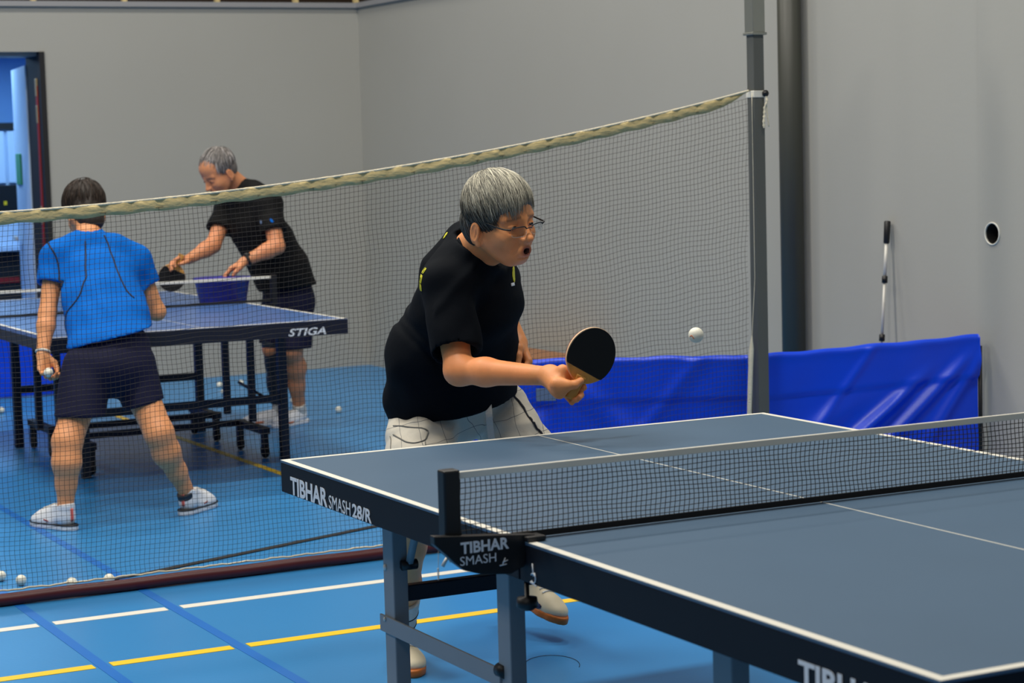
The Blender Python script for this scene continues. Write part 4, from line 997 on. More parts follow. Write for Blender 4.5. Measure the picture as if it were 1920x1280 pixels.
T.plane(-nrm(UP - RT * 0.20 + TOW * 0.04), at(848, 764, 6.475))
ua = nrm(elR - shR)
ul = nrm(elL - shL); ulE = shL + (elL - shL) * 0.75
for (E_, a_, S_, r_) in ((slE, ua, shR, 0.072), (ulE, ul, shL, 0.062)): T.cone(E_ - a_ * 0.10, E_ + a_ * 0.14, 0.045, r_ + 0.012, 0.004, 's')
# square off the sleeve hem
def hem_cut(c, n, rad):
    c = np.asarray(c); n = nrm(n)
    def fn(X, Y, Z):
        x, y, z = X - c[0], Y - c[1], Z - c[2]; h = x * n[0] + y * n[1] + z * n[2]; rr = np.sqrt(np.maximum(x * x + y * y + z * z - h * h, 0))
        return np.maximum(-h, rr - rad)
    return fn
T.add(hem_cut(slE - ua * 0.0, ua, 0.088), slE - 0.10, slE + 0.13, 0.004, 's')
# neck opening
ncol = nrm(RT * 0.58 + UP * 0.80 + TOW * 0.12); ccol = at(899, 474, 6.13)
T.add(hem_cut(ccol, ncol, 0.10), ccol - 0.13, ccol + 0.16, 0.006, 's'); T.cone(ccol - ncol * 0.03, ccol + ncol * 0.05, 0.060, 0.070, 0.004, 's')
def shirt_folds(X, Y, Z):
    q = np.stack([X, Y, Z], -1) - belly; a = q @ RT; b = q @ TOW; c = q[:, 2]
    f = 0.006 * hashnoise(a * 9 + c * 5, b * 6, c * 11 - a * 6, 1) + 0.0055 * hashnoise(a * 16 - c * 12, b * 9, c * 14 + a * 9, 4)
    low = np.clip((0.12 - c) / 0.25, 0, 1); f += low * 0.003 * np.sin(a * 24 + c * 8 + 2 * np.sin(c * 9))
    f += 0.007 * np.exp(-((c * 0.75 + a * 0.66 - 0.02) / 0.012) ** 2) * (a < -0.02) + 0.007 * np.exp(-((c * 0.8 + a * 0.6 - 0.06) / 0.013) ** 2) * (a < -0.04) - 0.006 * np.exp(-((c * 0.7 - a * 0.7 - 0.16) / 0.014) ** 2) * (a > -0.02)
    return f
T.disp(shirt_folds)
tee = part('t_shirt', T, 0.0062, M['tee_navy'], pl)
S = Sdf(); pc1 = nrm(np.cross(ncol, TOW)); S.torus(ccol, ncol, 0.070, 0.0065, sq=(1, 1, pc1, np.cross(ncol, pc1))); col_ = part('collar', S, 0.003, M['tee_navy'], pl)
p_, g_ = cast(T, 789, 522, 5.9, 6.6); du_ = nrm(np.cross(np.cross(g_, UP * 0.9 + RT * 0.42), g_))
print_text('back_lettering', T, 'SES', p_, -du_, np.cross(g_, -du_), 0.078, 0.030, M['yellow_print'], tee, 0.015)
p_, g_ = cast(T, 836, 442, 5.9, 6.6); patch('back_print', T, p_, UP + RT, np.cross(g_, UP + RT), 0.022, 0.014, M['yellow_print'], tee, lambda u, v: u * u + v * v < 1)
p_, g_ = cast(T, 962, 514, 5.9, 6.6); du_ = nrm(np.cross(UP, g_)); patch('chest_emblem', T, p_, du_, np.cross(g_, du_), 0.030, 0.048, M['yellow_print'], tee, lambda u, v: u * u + v * v < 1, n=13)
p_, g_ = cast(T, 961, 533, 5.9, 6.6); du_ = nrm(np.cross(UP, g_)); patch('chest_print', T, p_, du_, np.cross(g_, du_), 0.030, 0.009, M['print'], tee)
# shorts
Q = Sdf(); Q.loft([(at(852, 720, 6.45), lef, 0.185, 0.14), (at(850, 752, 6.48), lef, 0.180, 0.136)], 0.04)
rE = at(782, 905, 6.22); lE = at(996, 868, 6.47)
Q.cone(at(800, 780, 6.42), rE, 0.106, 0.100, 0.02); Q.cone(at(912, 742, 6.55), lE, 0.098, 0.100, 0.012)
for c, d in ((rE, rE - hipR), (lE, lE - at(912, 742, 6.55))): Q.add(hem_cut(c, d, 0.15), c - 0.14, c + 0.16, 0.004, 's'); Q.cone(c - nrm(d) * 0.08, c + nrm(d) * 0.1, 0.07, 0.094, 0.004, 's')
Q.ell(at(764, 816, 6.33), (0.056, 0.05, 0.030), k=0.02); Q.ell(at(766, 850, 6.31), (0.052, 0.05, 0.045), k=0.025)
def short_folds(X, Y, Z):
    return 0.009 * hashnoise(X * 14 + Z * 8, Y * 10, Z * 17 - X * 7, 8) + 0.005 * hashnoise(X * 30, Y * 26 + Z * 12, Z * 30, 9)
Q.disp(short_folds)
sh = part('shorts', Q, 0.006, M['check'], pl)
# cargo pocket flap, drawstring, side seam
def slabpart(name, c, du, dv, w, h, t, m, parent):
    du = nrm(du); dv = nrm(np.asarray(dv) - du * (np.asarray(dv) @ du)); S = Sdf(); S.slab(c, (w / 2, h / 2, t / 2), np.array([du, dv, np.cross(du, dv)]), 0.003); return part(name, S, 0.0025, m, parent)
for nm_, px_ in (('pocket_flap', [(738, 799), (752, 799), (775, 802), (801, 807), (800, 816), (795, 826), (778, 831), (762, 829), (748, 821), (738, 815)]), ('cargo_pocket', [(732, 818), (733, 836), (735, 862), (760, 868), (796, 862), (797, 845), (797, 828)])):
    pp_ = smoothpath([cast(Q, a_, b_, 5.9, 6.7)[0] for a_, b_ in px_], 40); tube(nm_, Q.wrap(pp_, 0.001), 0.0022 if nm_ == 'pocket_flap' else 0.0015, M['seam'], sh, 5)
dp = smoothpath([at(915, 752, 6.30), at(917, 778, 6.29), at(919, 800, 6.30), at(923, 832, 6.31)], 14); V = []; F = []
for i, p in enumerate(dp):
    for a_, b_ in ((-0.010, 0), (0.010, 0), (0.010, 0.0025), (-0.010, 0.0025)): V.append(p + RT * a_ + TOW * b_)
for i in range(13):
    for k_ in range(4): F.append((i * 4 + k_, i * 4 + (k_ + 1) % 4, i * 4 + 4 + (k_ + 1) % 4, i * 4 + 4 + k_))
adopt(put('drawstring', meshpy('drawstring', V, F), M['white_sock']), sh)
sp_ = Q.wrap([at(974 + 54 * t, 724 + 84 * t, 6.40) for t in np.linspace(0, 1, 18)], 0.001); sp_ = np.array(sp_) + RT * 0.002
sp_[:, 2] += 0.003 * np.sin(np.arange(len(sp_)) * 1.7)
tube('side_piping', sp_, 0.0034, M['beam'], sh, 6)
# shoes and socks
def deco_main(H, S, r, q):
    fix(patch('side_logo', S, H(0.088, -0.05, 0.040), H.f, H.u, 0.10, 0.046, M['navy'], r, lambda u, v: (v < 0.2 - 0.5 * u * u + 0.3 * u) and (u * u + v * v < 1.1) and not ((u - 0.1) ** 2 + (v - 0.25) ** 2 < 0.14), n=17), H)
    fix(patch('side_logo', S, H(0.035, 0.05, 0.045), H.f, H.u, 0.09, 0.05, M['navy'], r, lambda u, v: (v < 0.2 - 0.5 * u * u + 0.3 * u) and (u * u + v * v < 1.1), n=17), H)
HR, _ = shoe(pl, oR, fR, UP, M['shoe_cream'], M['gum'], 0.27, deco_main)
HLs, _ = shoe(pl, oL, fL, uL, M['shoe_cream'], M['gum'], 0.27, deco_main)
for nm_, H_, an in (('right', HR, ankR), ('left', HLs, ankL)):
    S = Sdf(); a0 = H_(-0.03, 0, 0.07); kd = nrm((kneeR if nm_ == 'right' else kneeL) - a0); S.cone(a0, a0 + kd * 0.185, 0.040, 0.048, 0.01); S.cone(a0, H_(0.03, 0, 0.062), 0.035, 0.03, 0.02); S.plane(kd, a0 + kd * 0.185)
    sk = part('sock', S, 0.004, M['white_sock'], pl)
    for d_ in (0.075, 0.125):
        S2 = Sdf(); S2.torus(a0 + kd * d_, kd, 0.0456 if d_ > 0.1 else 0.0434, 0.0022, sq=(1, 1, nrm(np.cross(kd, RT)), nrm(np.cross(kd, np.cross(kd, RT))))); part('sock_stripe', S2, 0.0016, M['beam'], pl)
# hair: close cap plus strands combed from the crown
SKC = H1(-0.006 * HK, 0, 0.045 * HK); RR = np.array([0.1085, 0.086, 0.097]) * HK
Hc = Sdf(); Hc.ell(SKC, RR * 0.985, H1.A, 0.01); Hc.ell(H1(-0.055, 0, -0.005), (0.062, 0.074, 0.075), H1.A, 0.02)
Hc.ell(H1(0.118, 0, -0.050), (0.085, 0.12, 0.110), H1.A, 0.012, 's'); Hc.ell(H1(0.025, 0, -0.085), (0.085, 0.12, 0.082), H1.A, 0.012, 's'); Hc.plane(-H1.u, H1(0, 0, -0.068))
Hc.disp(lambda X, Y, Z: 0.002 * hashnoise(X * 160, Y * 160, Z * 40, 3))
hair = part('hair', Hc, 0.0035, M['hairm'], pl, None, lambda P: np.array(lin((92, 90, 84))[:3])[None] * (1 + 0.75 * hashnoise(P[:, 0] * 300, P[:, 1] * 300, P[:, 2] * 60, 9))[:, None])
def strands(HF, C, R, n, crown, region, greys, root, seed=1, step=0.0085, rad=0.0011, sweep=(0.6, -0.25)):
    rng = np.random.default_rng(seed); polys = []; rads = []; cols = []; cr = nrm(np.array(crown))
    while len(polys) < n:
        v = nrm(rng.normal(size=3))
        if not region(v * R + np.array(HF.local(C))): continue
        p = v.copy(); pts = []; lift = 0.985 + rng.random() * 0.075; ns = int(rng.integers(6, 11)); wob = rng.normal(size=3) * 0.45
        for j in range(ns):
            pts.append(HF.o + (np.array(HF.local(C)) + p * R * (lift + 0.012 * math.sin(j * 0.5))) @ HF.A)
            t = p - cr * (p @ cr); t = -cr + p * (p @ cr) + wob * 0.35
            if p[2] > 0.1: t = t + np.array([sweep[0], sweep[1], 0.0]) * max(0, p[2] + 0.15)
            t[2] -= 0.35
            t = t - p * (t @ p); t = nrm(t); p = nrm(p + t * step / R.mean())
        polys.append(np.array(pts)); rr = rad * (0.7 + 0.7 * rng.random()); prof_ = np.full(ns, rr); prof_[-1] *= 0.25; prof_[-2] *= 0.7; rads.append(prof_)
        gq = greys(v, rng); cols.append((gq, ns))
    V, F = tube_arrays(polys, rads, 4); me = npmesh('hair_strands', V, F)
    set_tint(me, np.concatenate([np.tile(np.array(lin(c)[:3]), (m * 4, 1)) for c, m in cols])); o = put('hair_strands', me, M['hairm'], smooth=True); adopt(o, root); return o
def reg_main(q):
    x, y, z = q
    if z < -0.045: return False
    if x > 0.045 and z < 0.094 + (0.02 if y > 0 else -0.012 * min(1, -y / 0.05)): return False
    if x > -0.005 and z < 0.020: return False
    return True
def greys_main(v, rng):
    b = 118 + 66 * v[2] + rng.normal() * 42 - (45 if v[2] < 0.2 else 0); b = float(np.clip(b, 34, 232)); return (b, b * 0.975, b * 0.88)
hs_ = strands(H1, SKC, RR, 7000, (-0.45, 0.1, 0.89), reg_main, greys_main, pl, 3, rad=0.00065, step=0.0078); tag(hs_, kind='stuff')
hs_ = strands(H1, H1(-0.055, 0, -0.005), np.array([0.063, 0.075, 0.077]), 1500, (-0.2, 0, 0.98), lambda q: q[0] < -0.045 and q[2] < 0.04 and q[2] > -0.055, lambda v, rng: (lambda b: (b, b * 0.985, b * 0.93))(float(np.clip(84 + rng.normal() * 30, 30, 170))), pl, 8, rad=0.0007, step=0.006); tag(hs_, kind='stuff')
# sideburn wisps, brows
# glasses
gz = empty('glasses', tuple(H1(0.1, 0, 0))); adopt(gz, pl); gz.location = Vector(H1(0.1, 0, 0)); gz.matrix_parent_inverse = Matrix.Translation(-Vector(pl.location))
def gp(o): o.parent = gz; o.matrix_parent_inverse = Matrix.Translation(-Vector(gz.location)); return o
gk = 1.04
def lensring(s):
    # half-rim rectangular lens, wrapped slightly
    pts = []
    for k_ in range(28):
        a_ = 2 * math.pi * k_ / 28; cx_, cz_ = math.cos(a_), math.sin(a_); e_ = 0.55
        y = (abs(cx_) ** e_) * math.copysign(0.0245, cx_); z = (abs(cz_) ** e_) * math.copysign(0.0135, cz_)
        yy = s * 0.0345 + y; pts.append(H1((0.1145 - 2.2 * abs(yy) ** 2 - 0.004 * (z < 0) * 0) * gk, yy * gk, (z - 0.0085) * gk))
    return np.array(pts)
for s in (-1, 1):
    ring = lensring(s); c_ = ring.mean(0); V = list(ring); F = [tuple(range(28))]
    o = put('lens', meshpy('lens', V, F), M['lens'], smooth=False); o.modifiers.new('t', 'SOLIDIFY').thickness = 0.0012; gp(o)
    top = ring[np.argsort(-(ring - H1.o) @ H1.u)][:12]; top = top[np.argsort((top - H1.o) @ H1.l)]
    gp(tube('rim', smoothpath(top, 16), 0.0018, M['black'], None, 6))
    low = [p for p in ring if (p - H1.o) @ H1.u < (c_ - H1.o) @ H1.u]; low = np.array(low)[np.argsort((np.array(low) - H1.o) @ H1.l)]
    gp(tube('lens_edge', smoothpath(low, 18), 0.0006, M['alu'], None, 5))
    e0 = H1(0.1065 * gk, s * 0.060 * gk, 0.0005 * gk)
    gp(tube('temple', smoothpath([e0, H1(0.100 * gk, s * 0.0715 * gk, 0.002 * gk), H1(0.08 * gk, s * 0.0790, 0.004), H1(0.02, s * 0.0825, 0.013), H1(-0.012, s * 0.0845, 0.016), H1(-0.032, s * 0.084, 0.002)], 24), 0.0025, M['black'], None, 6))
gp(tube('bridge', smoothpath([H1(0.1145 * gk, -0.011 * gk, -0.003), H1(0.1185 * gk, 0, 0.000), H1(0.1145 * gk, 0.011 * gk, -0.003)], 8), 0.0016, M['black'], None, 6))
# ------------------------------------------------------------------ player in blue, seen from behind
wfw = nrm(-RT * 0.40 - TOW * 0.90); wl_ = np.cross(UP, wfw)
wo = person((-0.15, 4.95, 0), 'dark-haired player in bright blue T-shirt and navy shorts seen from behind the net')
SK2 = (228, 156, 106)
c = dict(head=at(159, 398, 9.50), neck=at(166, 440, 9.40), shL=at(104, 482, 9.30), shR=at(254, 488, 9.46), elL=at(89, 588, 9.22), wrL=at(80, 664, 9.15),
         elR=at(294, 584, 9.52), wrR=at(262, 588, 9.66), chest=at(180, 520, 9.38), waist=at(200, 600, 9.22), pel=at(207, 668, 9.12),
         hipL=at(168, 695, 9.06), hipR=at(245, 690, 9.16))
fl = nrm(hit(62, 994, 2, 0) - hit(142, 990, 2, 0)); fl = nrm(-RT * 0.74 - TOW * 0.62); oLs = hit(126, 993, 2, 0) + fl * 0.035; oLs[2] = 0
fr = nrm(-TOW * 0.93 + RT * 0.36); oRs = hit(345, 966, 2, 0) + fr * 0.07; oRs[2] = 0
def deco_w(H, S, r, q):
    fix(patch('heel_tab', S, H(-0.078, 0, 0.066), H.l, H.u, 0.016, 0.056, M['pink'], r, n=6), H)
    fix(patch('side_mark', S, H(0.05, 0.05 if r.location.x < -0.2 else -0.05, 0.04), H.f, H.u, 0.03, 0.012, M['redseal'], r, lambda u, v: abs(v - u * 0.6) < 0.5, n=9), H)
    B = Sdf(); st = [(-0.079, 0.024), (-0.055, 0.036), (0.0, 0.037), (0.07, 0.044), (0.13, 0.047), (0.17, 0.039), (0.197, 0.022)]
    for (xa, wa), (xb, wb) in zip(st[:-1], st[1:]): B.loft([(H(xa * q, 0, 0.02), H.l, wa + 0.0025, 0.05), (H(xb * q, 0, 0.02), H.l, wb + 0.0025, 0.05)], 0.01)
    B.plane(-H.u, H(0, 0, 0.0205)); B.plane(H.u, H(0, 0, 0.0265)); fix(part('sole_stripe', B, 0.003, M['black'], r), H)
HwL, _ = shoe(wo, oLs, fl, UP, M['shoe_white'], M['shoe_white'], 0.25, deco_w, 1.22)
HwR, _ = shoe(wo, oRs, fr, UP, M['shoe_white'], M['shoe_white'], 0.25, deco_w, 1.22)
ankL_, ankR_ = HwL(-0.03, 0, 0.085), HwR(-0.03, 0, 0.085); knL, knR = at(126, 828, 8.93), at(298, 812, 9.08)
HW = Frame(c['head'], nrm(wfw * 0.85 - UP * 0.5 - RT * 0.05), UP)
B = Sdf(); head_sdf(B, HW, 0.97, mouth=False)
B.cone(c['neck'], HW(-0.03, 0, -0.04), 0.055, 0.05, 0.03)
lat = nrm(c['shL'] - c['shR'])
B.loft([(c['pel'], wl_, 0.15, 0.10), (c['waist'], wl_, 0.13, 0.095), (c['chest'], lat, 0.145, 0.095), (at(172, 470, 9.4), lat, 0.12, 0.07)], 0.04)
limb(B, [c['shL'], c['elL']], [0.047, 0.037]); m_ = c['elL'] + (c['wrL'] - c['elL']) * 0.3; B.cone(c['elL'], m_, 0.037, 0.038, 0.02); B.cone(m_, c['wrL'], 0.038, 0.026, 0.02)
limb(B, [c['shR'], c['elR']], [0.047, 0.037]); B.cone(c['elR'], c['wrR'], 0.040, 0.027, 0.02)
limb(B, [c['hipL'], knL], [0.078, 0.062]); limb(B, [c['hipR'], knR], [0.078, 0.062])
calf(B, knL, ankL_, TOW + RT * 0.2, 0.058, 0.060, 0.034); calf(B, knR, ankR_, TOW - RT * 0.2, 0.058, 0.060, 0.034)
hand(B, c['wrL'], at(84, 704, 9.12) - c['wrL'], RT * 0.75 + TOW * 0.65, -TOW + RT * 0.2, curls=[(0.5, 1.0, 0.7), (0.55, 1.0, 0.7), (0.5, 1.0, 0.7), (0.5, 1.0, 0.6)], k=0.92)
hand(B, c['wrR'], -TOW * 0.7 - RT * 0.4 + UP * 0.45, -RT, UP, curl=(0.4, 0.6, 0.4), k=0.9)
lo, hi = B.bounds(); part('body', B, 0.007, M['skin'], wo, [(lo, hi, 0.0075), (c['wrL'] - (0.1, 0.1, 0.17), c['wrL'] + (0.1, 0.1, 0.03), 0.0034)], head_tint(HW, SK2, 0.97))
q_ = at(91, 698, 9.06); ball(tuple(q_), 'white ball held in the hand of the player in blue', None)
S = Sdf(); wd = nrm(c['wrL'] - c['elL']); S.torus(c['wrL'] - wd * 0.012, wd, 0.0285, 0.0055, sq=(1, 1, nrm(np.cross(wd, RT)), nrm(np.cross(wd, np.cross(wd, RT))))); wb_ = part('wrist_band', S, 0.0025, M['white_sock'], wo); wb_['label'] = 'pale wristband watch'
T = Sdf()
T.loft([(at(217, 658, 9.12), wl_, 0.212, 0.138), (at(205, 610, 9.2), wl_, 0.176, 0.125), (at(190, 560, 9.28), wl_, 0.172, 0.122), (at(182, 515, 9.36), lat, 0.182, 0.115), (at(176, 478, 9.4), lat, 0.15, 0.088)], 0.05)
T.cone(at(140, 462, 9.36), c['shL'], 0.062, 0.066, 0.04); T.cone(at(215, 464, 9.42), c['shR'], 0.062, 0.066, 0.04)
T.cone(at(170, 455, 9.4), at(167, 440, 9.42), 0.075, 0.062, 0.03)
for s_, e_ in ((c['shL'], c['elL']), (c['shR'], c['elR'])):
    d_ = nrm(e_ - s_); E_ = s_ + d_ * 0.125; T.cone(s_, E_ + d_ * 0.03, 0.066, 0.068, 0.03); T.add(hem_cut(E_, d_, 0.085), E_ - 0.1, E_ + 0.12, 0.004, 's'); T.cone(E_ - d_ * 0.06, E_ + d_ * 0.1, 0.042, 0.066, 0.004, 's')
T.plane(nrm(-UP + RT * 0.21 - TOW * 0.0), at(212, 634, 9.0)); T.cone(c['neck'] - (0, 0, 0.01), HW(-0.02, 0, 0.02), 0.058, 0.075, 0.004, 's')
def w_folds(X, Y, Z):
    q = np.stack([X, Y, Z], -1) - c['waist']; a = q @ RT; b = q[:, 2]
    g_ = np.clip((a + 0.16) / 0.3, 0, 1); return 0.007 * g_ * np.sin(b * 46 + a * 30 + 3 * np.sin(a * 9)) * np.exp(-((b - 0.08) / 0.13) ** 2) + 0.005 * hashnoise(a * 14 + b * 6, b * 12, q @ TOW * 8, 6)
T.disp(w_folds)
tw = part('t_shirt', T, 0.0068, M['tee_blue'], wo)
for pts in ([(160, 440), (160, 490), (158, 540), (150, 590), (140, 625)], [(196, 440), (215, 470), (240, 510), (262, 545)], [(97, 466), (106, 485), (109, 515), (112, 532)]):
    P = smoothpath([at(a_, b_, 9.36 if b_ < 450 else (9.28 if b_ < 480 else 9.17)) for a_, b_ in pts], 26); tube('seam_piping', T.wrap(P, 0.0008), 0.0036, M['piping'], tw, 5)
Q = Sdf(); Q.loft([(at(212, 638, 9.13), wl_, 0.162, 0.100), (at(206, 690, 9.1), wl_, 0.190, 0.133)], 0.03)
hL, hR = at(151, 784, 8.99), at(270, 762, 9.12)
Q.cone(at(163, 690, 9.06), hL, 0.105, 0.112, 0.02); Q.cone(at(250, 685, 9.15), hR, 0.100, 0.090, 0.02)
for q0, q1, nn in ((at(165, 700, 9.06), hL, UP * -1 - RT * 0.05), (at(246, 695, 9.15), hR, UP * -1 + RT * 0.25)): Q.add(hem_cut(q1 + UP * 0.01, nn, 0.14), q1 - 0.16, q1 + 0.16, 0.004, 's'); Q.cone(q1 + UP * 0.025, q1 - UP * 0.1, 0.055, 0.09, 0.004, 's')
Q.disp(lambda X, Y, Z: 0.007 * hashnoise(X * 13, Y * 13, Z * 6, 12))
part('shorts', Q, 0.0068, M['short_navy'], wo)
for H_, k_ in ((HwL, knL), (HwR, knR)):
    S = Sdf(); a0 = H_(-0.03, 0, 0.06); kd = nrm(k_ - a0); S.cone(a0, a0 + kd * 0.05, 0.038, 0.037, 0.01); S.plane(kd, a0 + kd * 0.045); part('sock', S, 0.004, M['beam'], wo)
Hc = Sdf(); Hc.ell(HW(-0.016, 0, 0.044), (0.110, 0.090, 0.100), HW.A, 0.01); Hc.ell(HW(-0.05, 0, -0.02), (0.062, 0.072, 0.075), HW.A, 0.03)
Hc.ell(HW(0.118, 0, -0.04), (0.085, 0.12, 0.11), HW.A, 0.012, 's'); Hc.ell(HW(0.03, 0, -0.08), (0.07, 0.12, 0.075), HW.A, 0.012, 's'); Hc.ell(HW(-0.070, 0, -0.075), (0.044, 0.058, 0.06), HW.A, 0.02); Hc.plane(-HW.u, HW(0, 0, -0.118))
Hc.disp(lambda X, Y, Z: 0.003 * hashnoise(X * 60, Y * 60, Z * 22, 3))
part('hair', Hc, 0.004, M['hairm'], wo, None, lambda P: np.tile(np.array(lin((40, 30, 24))[:3]), (len(P), 1)))
hs_ = strands(HW, HW(-0.016, 0, 0.044), np.array([0.112, 0.092, 0.102]), 900, (-0.5, 0, 0.86), lambda q: q[2] > -0.04 and not (q[0] > 0.05 and q[2] < 0.07) and not (q[0] > -0.02 and q[2] < 0.02), lambda v, rng: tuple(np.clip(np.array([48, 37, 29]) * (0.6 + 0.9 * rng.random()), 8, 110)), wo, 5, sweep=(0.0, 0.0)); tag(hs_, kind='stuff')

# ------------------------------------------------------------------ far player in black
ofw = nrm(-RT * 0.80 + TOW * 0.55); ol = np.cross(UP, ofw)
op = person((1.5, 7.55, 0), 'grey-haired player in black polo shirt leaning over the far table')
c = dict(neck=at(451, 352, 11.90), shL=at(503, 384, 11.74), shR=at(428, 388, 12.04), elR=at(399, 460, 11.90), wrR=at(354, 486, 11.80), elL=at(519, 462, 11.66), wrL=at(458, 490, 11.60),
         chest=at(476, 420, 11.92), waist=at(522, 500, 12.02), pel=at(542, 552, 12.10))
fo1 = nrm(-RT * 0.55 + TOW * 0.8); o1 = hit(546, 797, 2, 0) - fo1 * 0.05; o1[2] = 0
fo2 = nrm(-RT * 0.92 + TOW * 0.35); o2 = hit(522, 795, 2, 0) + fo2 * 0.02; o2[2] = 0
def deco_o(H, S, r, q): fix(patch('toe_mark', S, H(0.10, 0.05, 0.022), H.f, H.u, 0.05, 0.014, M['orange'], r, n=6), H)
Ho1, _ = shoe(op, o1, fo1, UP, M['shoe_white'], M['shoe_white'], 0.27, deco_o); Ho2, _ = shoe(op, o2, fo2, UP, M['shoe_white'], M['shoe_white'], 0.27, deco_o)
k1, k2 = at(547, 655, 11.98), at(512, 652, 12.12)
hyaw = nrm(-RT * 0.78 + TOW * 0.62); hf_ = nrm(hyaw * 0.82 - UP * 0.57); HO = Frame(at(411, 323, 11.80), hf_, UP)
B = Sdf(); head_sdf(B, HO, 1.0, mouth=False); B.cone(c['neck'], HO(-0.03, 0, -0.04), 0.062, 0.055, 0.03)
lat = nrm(c['shL'] - c['shR'])
B.loft([(c['pel'], ol, 0.15, 0.11), (c['waist'], ol, 0.14, 0.11), (c['chest'], lat, 0.15, 0.10), (at(462, 375, 11.9), lat, 0.12, 0.075)], 0.04)
for s_, e_, w_ in (('shR', 'elR', 'wrR'), ('shL', 'elL', 'wrL')):
    limb(B, [c[s_], c[e_]], [0.052, 0.043]); m_ = c[e_] + (c[w_] - c[e_]) * 0.3; B.cone(c[e_], m_, 0.043, 0.043, 0.02); B.cone(m_, c[w_], 0.043, 0.028, 0.02)
hp1, hp2 = at(553, 572, 12.03), at(526, 574, 12.17)
limb(B, [hp1, k1], [0.085, 0.06]); limb(B, [hp2, k2], [0.085, 0.06]); calf(B, k1, Ho1(-0.03, 0, 0.085), -fo1); calf(B, k2, Ho2(-0.03, 0, 0.085), -fo2)
bo = nrm(-RT * 0.42 - UP * 0.90 + TOW * 0.1); bno = nrm(TOW + RT * 0.25 + UP * 0.15); BO = at(322, 520, 11.72)
bat(BO, bo, bno, 0.06, 'black bat held low over the far table by the player in black')
gO = BO - bo * 0.105
hand(B, c['wrR'], gO - c['wrR'] - RT * 0.03, -UP * 0.6 + TOW * 0.5, TOW, curl=(0.35, 0.6, 0.5), thumb=[(0.02, 0.02, 0.01), (0.045, 0.035, 0.026), (0.075, 0.030, 0.036), (0.10, 0.022, 0.038)])
hand(B, c['wrL'], at(428, 507, 11.58) - c['wrL'], -UP + TOW * 0.2, -RT + TOW, curl=(0.35, 0.55, 0.35))
lo, hi = B.bounds(); part('body', B, 0.008, M['skin'], op, [(lo, hi, 0.008), (c['wrR'] - 0.15, c['wrR'] + 0.06, 0.004), (c['wrL'] - 0.15, c['wrL'] + 0.06, 0.004), (HO.o - 0.16, HO.o + 0.15, 0.0036)], head_tint(HO, (218, 144, 100)))
eyes(HO, op)
S = Sdf(); wd = nrm(c['wrL'] - c['elL']); pw = c['wrL'] - wd * 0.02; S.torus(pw, wd, 0.031, 0.0085, sq=(1, 1, nrm(np.cross(wd, UP)), nrm(np.cross(wd, np.cross(wd, UP))))); S.ell(pw + UP * 0.03 + TOW * 0.012, (0.02, 0.02, 0.012), k=0.006); part('wrist_watch', S, 0.003, M['black'], op)
T = Sdf()
T.loft([(at(540, 540, 12.08), ol, 0.19, 0.155), (at(524, 500, 12.02), ol, 0.185, 0.15), (at(500, 455, 11.96), ol, 0.185, 0.14), (c['chest'], lat, 0.19, 0.125), (at(466, 376, 11.9), lat, 0.155, 0.095)], 0.05)
T.cone(at(478, 362, 11.86), c['shL'], 0.07, 0.078, 0.05); T.cone(at(445, 368, 11.96), c['shR'], 0.066, 0.074, 0.05); T.cone(at(458, 360, 11.88), at(447, 348, 11.88), 0.078, 0.062, 0.03)
for s_, e_ in ((c['shL'], c['elL']), (c['shR'], c['elR'])):
    d_ = nrm(e_ - s_); E_ = s_ + d_ * 0.165; T.cone(s_, E_ + d_ * 0.03, 0.074, 0.072, 0.03); T.add(hem_cut(E_, d_, 0.09), E_ - 0.1, E_ + 0.12, 0.004, 's'); T.cone(E_ - d_ * 0.06, E_ + d_ * 0.1, 0.046, 0.07, 0.004, 's')
T.plane(nrm(-UP + RT * 0.1), at(538, 540, 12.0)); nk = nrm(HO(-0.02, 0, -0.03) - c['neck']); T.cone(c['neck'], c['neck'] + nk * 0.14, 0.060, 0.075, 0.004, 's')
T.disp(lambda X, Y, Z: 0.005 * hashnoise(X * 12 + Z * 5, Y * 10, Z * 12 - X * 5, 21) + 0.003 * hashnoise(X * 24, Y * 24, Z * 20, 22))
tb = part('polo_shirt', T, 0.0075, M['polo_black'], op)
patch('sleeve_badge', T, at(508, 397, 11.5), RT, UP, 0.026, 0.026, M['tee_blue'], tb, lambda u, v: u * u + v * v < 1); patch('chest_logo', T, at(468, 414, 11.6), RT, UP, 0.030, 0.018, M['grey_patch'], tb, lambda u, v: u * u + v * v < 1)
Q = Sdf(); Q.loft([(at(536, 530, 12.08), ol, 0.168, 0.13), (at(542, 562, 12.1), ol, 0.175, 0.14)], 0.04)
e1, e2 = at(552, 652, 12.0), at(516, 642, 12.14)
Q.cone(hp1, e1, 0.108, 0.098, 0.03); Q.cone(hp2, e2, 0.105, 0.092, 0.03)
for e_ in (e1, e2): Q.add(hem_cut(e_, -UP, 0.14), e_ - 0.16, e_ + 0.16, 0.004, 's'); Q.cone(e_ + UP * 0.06, e_ - UP * 0.1, 0.07, 0.09, 0.004, 's')
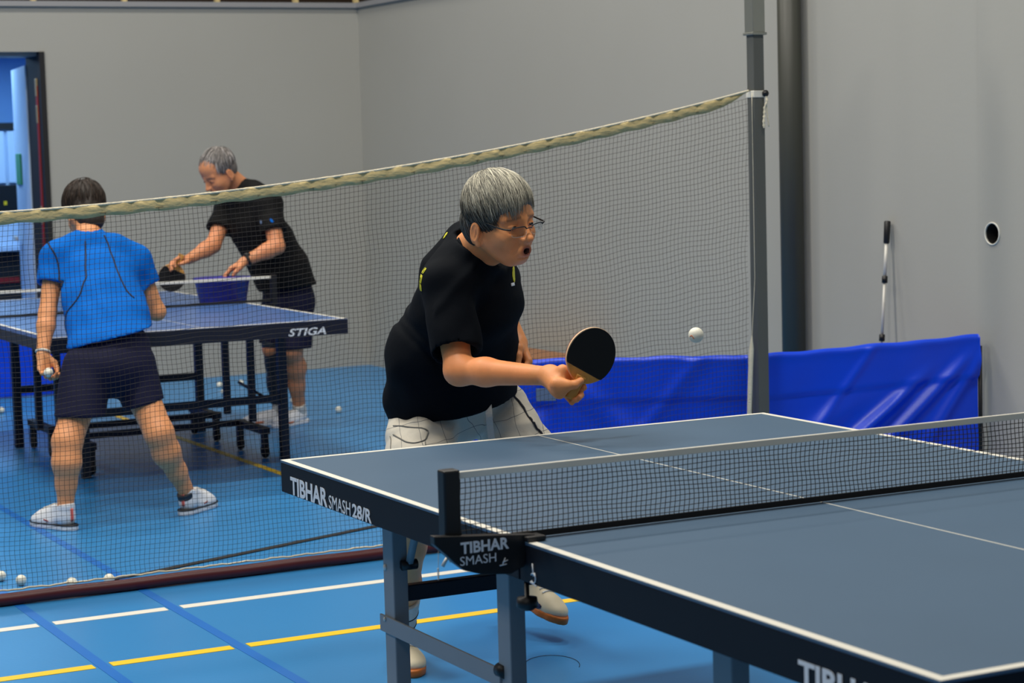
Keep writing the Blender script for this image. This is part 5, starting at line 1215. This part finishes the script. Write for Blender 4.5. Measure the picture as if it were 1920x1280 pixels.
Q.disp(lambda X, Y, Z: 0.005 * hashnoise(X * 13, Y * 13, Z * 6, 31)); part('shorts', Q, 0.0075, M['short_navy'], op)
S = Sdf(); calf(S, k2 + UP * 0.02, Ho2(-0.03, 0, 0.10), -fo2, 0.066, 0.070, 0.047); S.plane(-UP, Ho2(-0.03, 0, 0.12)); ls = part('leg_shell', S, 0.006, M['beam'], op); ls['label'] = 'dark shell over one lower leg'  # dark shell around one calf; the other calf keeps the skin colour
for H_, k_ in ((Ho1, k1), (Ho2, k2)):
    S = Sdf(); a0 = H_(-0.03, 0, 0.06); kd = nrm(k_ - a0); S.cone(a0, a0 + kd * 0.07, 0.039, 0.039, 0.01); S.plane(kd, a0 + kd * 0.065); part('sock', S, 0.0045, M['white_sock'], op)
Hc = Sdf(); Hc.ell(HO(-0.018, 0, 0.043), (0.103, 0.083, 0.093), HO.A, 0.01); Hc.ell(HO(-0.05, 0, -0.005), (0.06, 0.072, 0.065), HO.A, 0.02)
Hc.ell(HO(0.11, 0, -0.02), (0.085, 0.12, 0.115), HO.A, 0.012, 's'); Hc.ell(HO(0.03, 0, -0.07), (0.075, 0.12, 0.08), HO.A, 0.012, 's'); Hc.plane(-HO.u, HO(0, 0, -0.055))
part('hair', Hc, 0.004, M['hairm'], op, None, lambda P: np.tile(np.array(lin((112, 106, 102))[:3]), (len(P), 1)))
hs_ = strands(HO, HO(-0.018, 0, 0.043), np.array([0.104, 0.084, 0.094]), 900, (-0.5, 0, 0.86), lambda q: q[2] > -0.03 and not (q[0] > 0.045 and q[2] < 0.09) and not (q[0] > -0.01 and q[2] < 0.03), lambda v, rng: (lambda b: (b, b * 0.97, b * 0.95))(float(np.clip(135 + rng.normal() * 38, 50, 225))), op, 6, step=0.006); tag(hs_, kind='stuff')
# loose thread on the floor beside the table leg
P = [hit(1035 + 52 * math.cos(t), 1246 + 18 * math.sin(t), 2, 0.0015) for t in np.linspace(3.3, 6.5, 24)]
o = tube('loose_thread', P, 0.0009, M['black'], None, 5); tag(o, 'thin dark curl of thread on the floor under the foreground table', 'thread')
